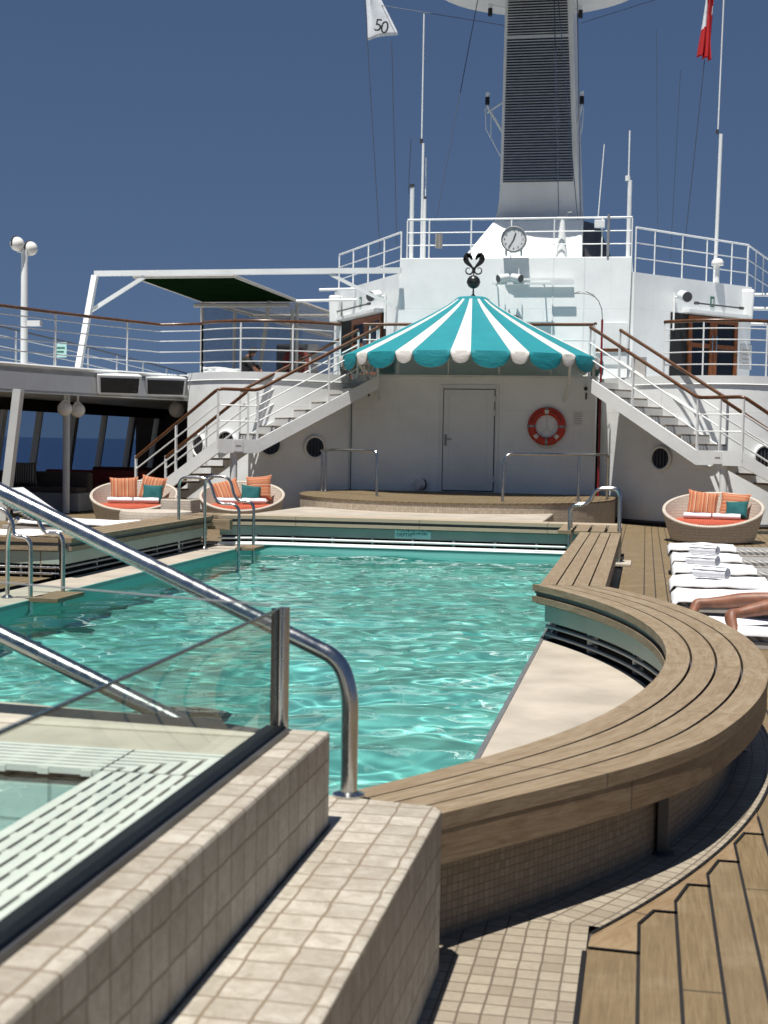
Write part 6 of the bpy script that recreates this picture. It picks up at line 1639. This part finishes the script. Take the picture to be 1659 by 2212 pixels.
def cloth(name, lab_, corners, nu, nv, wav, mats, fmat=None, seed=1, Y=34.0):
    """corners TL, TR, BR, BL in photo positions; wav(u, v) = depth offset"""
    t = thing(name, lab_, 'flag', 'flags'); m = MB(); C4 = [A(x, y, Y) for x, y in corners]; vs = []
    for i in range(nu + 1):
        for j in range(nv + 1):
            u, v = i / nu, j / nv; p = C4[0].lerp(C4[1], u).lerp(C4[3].lerp(C4[2], u), v); dx, dy = wav(u, v); vs.append((p.x + dx, p.y + dy, p.z))
    for v_ in [vs]: pass
    o = len(m.v); m.v += vs
    for i in range(nu):
        for j in range(nv):
            m.f.append((i * (nv + 1) + j, (i + 1) * (nv + 1) + j, (i + 1) * (nv + 1) + j + 1, i * (nv + 1) + j + 1)); m.uv.append(None); m.mi.append(fmat((i + .5) / nu, (j + .5) / nv) if fmat else 0)
    ob = m.build('cloth', mats, t, smooth=80); sd = ob.modifiers.new('thick', 'SOLIDIFY'); sd.thickness = .006; return t
fw_ = cloth('flag', 'white flag with dark scripted 50 flying at the upper left', [(789, -18), (800, -40), (858, 72), (792, 88)], 16, 14, lambda u, v: (.03 * math.sin(7 * u + 2 * v), .12 * math.sin(5 * u + 3 * v) * u), ['flag_white'])
q = A(812, 40, 33.84)
for dx, ch, sz in ((0.0, '5', .42), (.16, '0', .42)):
    text('lettering', ch, sz, 'text_black', fw_, (A(806, 68, 33.8).x + dx, 33.80, A(806, 66, 33.8).z - .06 * (dx > 0)), (1, 0, -.12), (.16, 0, 1), .004)
def redf(u, v): return 1 if ((u - .12) / .28) ** 2 + ((v - .42) / .22) ** 2 < 1 and u < .42 else (1 if u > .86 and .30 < v < .42 else 0)
cloth('flag', 'drooping red flag with white emblem at the upper right', [(1530, -40), (1541, -40), (1536, 132), (1508, 122)], 28, 36, lambda u, v: (.03 * math.sin(14 * u + 5 * v), .12 * math.sin(15 * u + 2 * v)), ['flag_red', 'flag_white'], redf)
# ------------------------------------------------------------------ upper left: lamp post, frame, awning, nets, crouching person
lpq = A(52, 790, 26.4)
t = thing('lamp_post', 'white lamp post with twin opal globes on the gallery at upper left', 'lamp post')
ztp = A(50, 545, 26.4).z
m = MB(); m.tube([(lpq.x, 26.4, UZ), (lpq.x, 26.4, ztp), (lpq.x, 26.4, ztp + .1)], [.075, .068, .05], 14); m.build('post', 'white_rail', t, smooth=50)
for gx, gy, Yg in ((37, 527, 26.3), (66, 537, 26.5)):
    q = A(gx, gy, Yg); m = MB(); m.sphere((q.x, Yg, q.z), .142, 24); g_ = m.build('globe', 'globe', t, smooth=60)
    m = MB(); m.tube([(q.x - .02 + .152 * math.cos(a) * .25, Yg + .152 * math.cos(a), q.z + .152 * math.sin(a)) for a in [R_(-20 + 11 * i) for i in range(21)]], .014, 6); m.build('hoop', 'charcoal', g_)
    m = MB(); m.tube([(lpq.x, 26.4, ztp), (q.x, Yg, q.z - .13)], .03, 8); m.build('arm', 'white_rail', g_)
m = MB(); q = A(58, 699, 26.3); m.box(q.x + .02, q.x + .30, 26.25, 26.37, q.z - .05, q.z + .06); m.build('junction_box', 'white_rail', t)
t = thing('beam_frame', 'white goalpost frame with braces over the gallery deck', 'frame'); bY2 = 31.3
pa, pb_, pc = A(205, 591, bY2), A(866, 584, bY2), A(166, 792, bY2 - 1.0)
m = MB(); m.bar(pa, pb_, .12, .12); m.build('beam', 'white_rail', t)
m = MB(); m.bar(pa + Vector((0, 0, -.06)), (pc.x, pc.y, UZ), .13, .12); m.build('leg', 'white_rail', t)
m = MB(); m.bar(A(195, 672, bY2), A(312, 598, bY2), .08, .08); m.bar(A(713, 592, bY2), A(856, 664, bY2), .08, .08); m.build('brace', 'white_rail', t)
for y0_, x0_ in ((625, 690), (649, 640)):
    m = MB(); a, b = A(x0_, y0_ + 1, 34), A(860, y0_ - 3, 34); m.tube([a, b], .035, 8); m.build('rear_bar', 'white_rail', t)
zc_ = A(400, 597, 31.7).z
c1, c2, c3, c4 = G(290, 598, zc_), G(505, 596, zc_), G(642, 650, zc_), G(437, 651, zc_)
t = thing('sun_canopy', 'dark green flat sun canopy hung behind the white goalpost frame', 'canopy')
m = MB(); n = 10; vs = []
for i in range(n + 1):
    for j in range(n + 1):
        u, v = i / n, j / n; p = c1.lerp(c2, u).lerp(c4.lerp(c3, u), v); vs.append((p.x, p.y, p.z - .10 * math.sin(math.pi * u) * math.sin(math.pi * v)))
m.add(vs, [(i * (n + 1) + j, (i + 1) * (n + 1) + j, (i + 1) * (n + 1) + j + 1, i * (n + 1) + j + 1) for i in range(n) for j in range(n)]); o = m.build('cloth', 'green_cloth', t, smooth=60); sd = o.modifiers.new('thick', 'SOLIDIFY'); sd.thickness = .02
m = MB()
for a, b in ((c1, c4), (c4, c3), (c2, c3), (c1, c2)): m.tube([a, b], .045, 8)
m.build('edge_pipe', 'taupe', t)
for p in (c4, c3): m = MB(); m.tube([p, (p.x, p.y, UZ)], .05, 10); m.build('post', 'taupe', t)
for f_ in (.35, .7): m = MB(); p, q = c4.lerp(c3, 0), c3; a = c1.lerp(c4, .86); b = c2.lerp(c3, .86); m.tube([a + Vector((0, 0, -.14 - .1 * f_)), b + Vector((0, 0, -.14 - .1 * f_))], .04, 8); m.build('rolled_cloth', 'taupe', t)
t = thing('mesh_screen', 'grey see through mesh screen hanging behind the upper left railing', 'screen')
e5 = G(720, 700, zc_ - .9); e5 = A(722, 690, c3.y + 4)
m = MB(); m.quad((c4.x, c4.y, UZ + .02), (c3.x + 1.6, c3.y + .2, UZ + .02), (c3.x + 1.6, c3.y + .2, c4.z - .7), (c4.x, c4.y, c4.z)); m.build('net', 'net', t)
m = MB(); m.quad((c4.x + .3, c4.y + .05, c4.z - .06), (c3.x + .1, c3.y + .05, c3.z - .06), (c3.x + 2.2, c3.y + 3.5, c3.z - .75), (c4.x + 2.9, c4.y + 3.5, c4.z - .75)); m.build('roof_net', 'net_pale', t)
m = MB(); m.tube([c4, (c4.x + 2.9, c4.y + 3.5, c4.z - .7)], .05, 8); m.tube([c3, (c3.x + 2.2, c3.y + 3.5, c3.z - .7)], .05, 8); m.tube([(c4.x + 1.0, c4.y + 1.3, c4.z - .28), (c3.x + 1.2, c3.y + 1.3, c3.z - .28)], .045, 8); m.build('pipe', 'taupe', t)
for f_ in (.22, .60, .93):
    p = c4.lerp(Vector((c3.x + 1.6, c3.y, c3.z)), f_); m = MB(); m.tube([(p.x, p.y - .06, UZ), (p.x + .02, p.y - .06, c4.z - .25)], .05, 8); m.build('post', 'taupe', t)
m = MB(); a, b = A(583, 700, c3.y - .3), A(555, 805, c3.y - .3); m.bar((a.x, a.y, a.z + .8), (b.x, b.y, UZ), .10, .10); m.build('strut', 'taupe', t)
t = thing('lifebuoy', 'dark red lifebuoy hung behind the mesh screen at the upper left', 'lifebuoy'); lY = c3.y + .35; q = A(640, 782, lY)
m = MB(); m.tube([(q.x + .31 * math.cos(a), lY, q.z + .31 * math.sin(a)) for a in [2 * math.pi * i / 30 for i in range(30)]], .085, 12, True); m.build('ring', 'buoy', t, smooth=60)
m = MB(); m.box(q.x - .6, q.x + .6, lY + .1, lY + .14, UZ, q.z + .5); m.build('mounting_board', 'grey_metal', t)
t = thing('notice', 'small pale green notice tied to the upper left railing', 'notice'); q = A(131, 755, 27.0); m = MB(); m.box(q.x - .12, q.x + .13, 27.0, 27.012, q.z - .16, q.z + .15); m.build('board', 'sign_teal', t)
m = MB(); m.box(q.x - .08, q.x + .09, 26.996, 26.999, q.z + .02, q.z + .05); m.box(q.x - .08, q.x + .07, 26.996, 26.999, q.z - .06, q.z - .03); m.build('print', 'sign_green', t)
# white hoses / folded chairs on the deck
t = thing('hose', 'tangle of white hose lying on the upper deck behind the railing', 'hose')
rg = random.Random(4); pts = []
q = A(490, 797, 30.6)
for i in range(40): a = i * .9; pts.append((q.x + .75 * math.cos(a) * (.5 + .5 * rg.random()) , 30.6 + .4 * math.sin(a), UZ + .12 + .16 * rg.random()))
m = MB(); m.tube(fillet(pts, .2, 3), .018, 6); m.build('coil', 'white_rail', t, smooth=50)
# crouching man in black
cp_ = thing('person', 'person in black shirt and cap crouching behind the upper left railing', 'person')
q = A(520, 790, 30.2); X0, Y0 = q.x, 30.2
Vc = [(X0 - .02, Y0, UZ + .28, .15, .13), (X0 + .02, Y0 - .02, UZ + .46, .14, .12), (X0 + .12, Y0 - .05, UZ + .66, .17, .125), (X0 + .19, Y0 - .06, UZ + .76, .07), (X0 + .25, Y0 - .08, UZ + .83, .075, .09), (X0 + .28, Y0 - .09, UZ + .92, .07, .085),
      (X0 + .18, Y0 - .24, UZ + .66, .06), (X0 + .27, Y0 - .28, UZ + .45, .05), (X0 + .38, Y0 - .2, UZ + .26, .038), (X0 + .41, Y0 - .17, UZ + .18, .035),
      (X0 + .16, Y0 + .16, UZ + .66, .06), (X0 + .28, Y0 + .16, UZ + .45, .05), (X0 + .40, Y0 + .06, UZ + .26, .038), (X0 + .43, Y0 + .04, UZ + .18, .035),
      (X0 + .28, Y0 - .14, UZ + .36, .085), (X0 + .18, Y0 - .16, UZ + .08, .055), (X0 + .30, Y0 - .16, UZ + .045, .04),
      (X0 + .10, Y0 + .14, UZ + .10, .08), (X0 - .22, Y0 + .16, UZ + .08, .055), (X0 - .34, Y0 + .16, UZ + .06, .04)]
Ec = [(0, 1), (1, 2), (2, 3), (3, 4), (4, 5), (2, 6), (6, 7), (7, 8), (8, 9), (2, 10), (10, 11), (11, 12), (12, 13), (0, 14), (14, 15), (15, 16), (0, 17), (17, 18), (18, 19)]
Vc = [(X0 + (v[0] - X0) * 1.15, v[1], UZ + (v[2] - UZ) * .66, v[3] * .95, *([v[4] * .95] if len(v) > 4 else [])) for v in Vc]
bo = skin_body('body', Vc, Ec, 'skin', cp_)
bo.data.materials.append(M['black_cloth'])
for p in bo.data.polygons:
    c = p.center
    if c.z < UZ + .50 and not (c.x > X0 + .36 and c.z < UZ + .26): p.material_index = 1
m = MB(); m.sphere((X0 + .32, Y0 - .09, UZ + .635), .098, 14, .7); m.lathe([(.09, 0), (.16, -.012)], (X0 + .37, Y0 - .12, UZ + .63), 14); m.build('cap', 'black_cloth', cp_, smooth=60)
m = MB(); m.sphere((X0 + .275, Y0 - .07, UZ + .585), .083, 12); m.build('hair', 'hair', cp_, smooth=60)
# cloth hung on the roof railing
t = thing('cleaning_cloth', 'beige cloth hung over the left part of the upper house railing', 'cloth'); q = A(948, 520, UY); m = MB(); vs = []
for i in range(9):
    for j in range(7): vs.append((q.x - .075 + .15 * i / 8, UY + .02 - .02 * math.sin(i * 2.4), q.z + .16 - .33 * j / 6 + .02 * math.sin(i * 3)))
m.add(vs, [(i * 7 + j, (i + 1) * 7 + j, (i + 1) * 7 + j + 1, i * 7 + j + 1) for i in range(8) for j in range(6)]); o = m.build('fabric', 'taupe', t); sd = o.modifiers.new('thick', 'SOLIDIFY'); sd.thickness = .01
# winch lamp on the roof rail
t = thing('deck_instrument', 'small white weather instrument on the roof railing right of the clock', 'instrument'); q = A(1214, 470, UY + .1)
m = MB(); m.tube([(q.x, UY + .3, uz1), (q.x, UY + .3, q.z)], [.14, .045], 10); m.build('pedestal', 'white_rail', t, smooth=40); m = MB(); m.box(q.x - .12, q.x + .10, UY + .25, UY + .35, q.z, q.z + .06); m.tube([(q.x + .1, UY + .3, q.z + .06), (q.x + .12, UY + .3, q.z + .14), (q.x + .2, UY + .3, q.z + .15)], .012, 6); m.build('head', 'grey_metal', t)
t = thing('antenna_box', 'small white box on the roof railing near the right masts', 'equipment box'); q = A(1297, 483, UY); m = MB(); m.box(q.x - .13, q.x + .1, UY - .04, UY + .06, q.z - .09, q.z + .08); m.build('case', 'white_rail', t, bevel=.01); m = MB(); m.tube([(q.x + .18, UY, uz1), (q.x + .18, UY, q.z + .2)], .03, 8); m.build('pole', 'grey_metal', t)
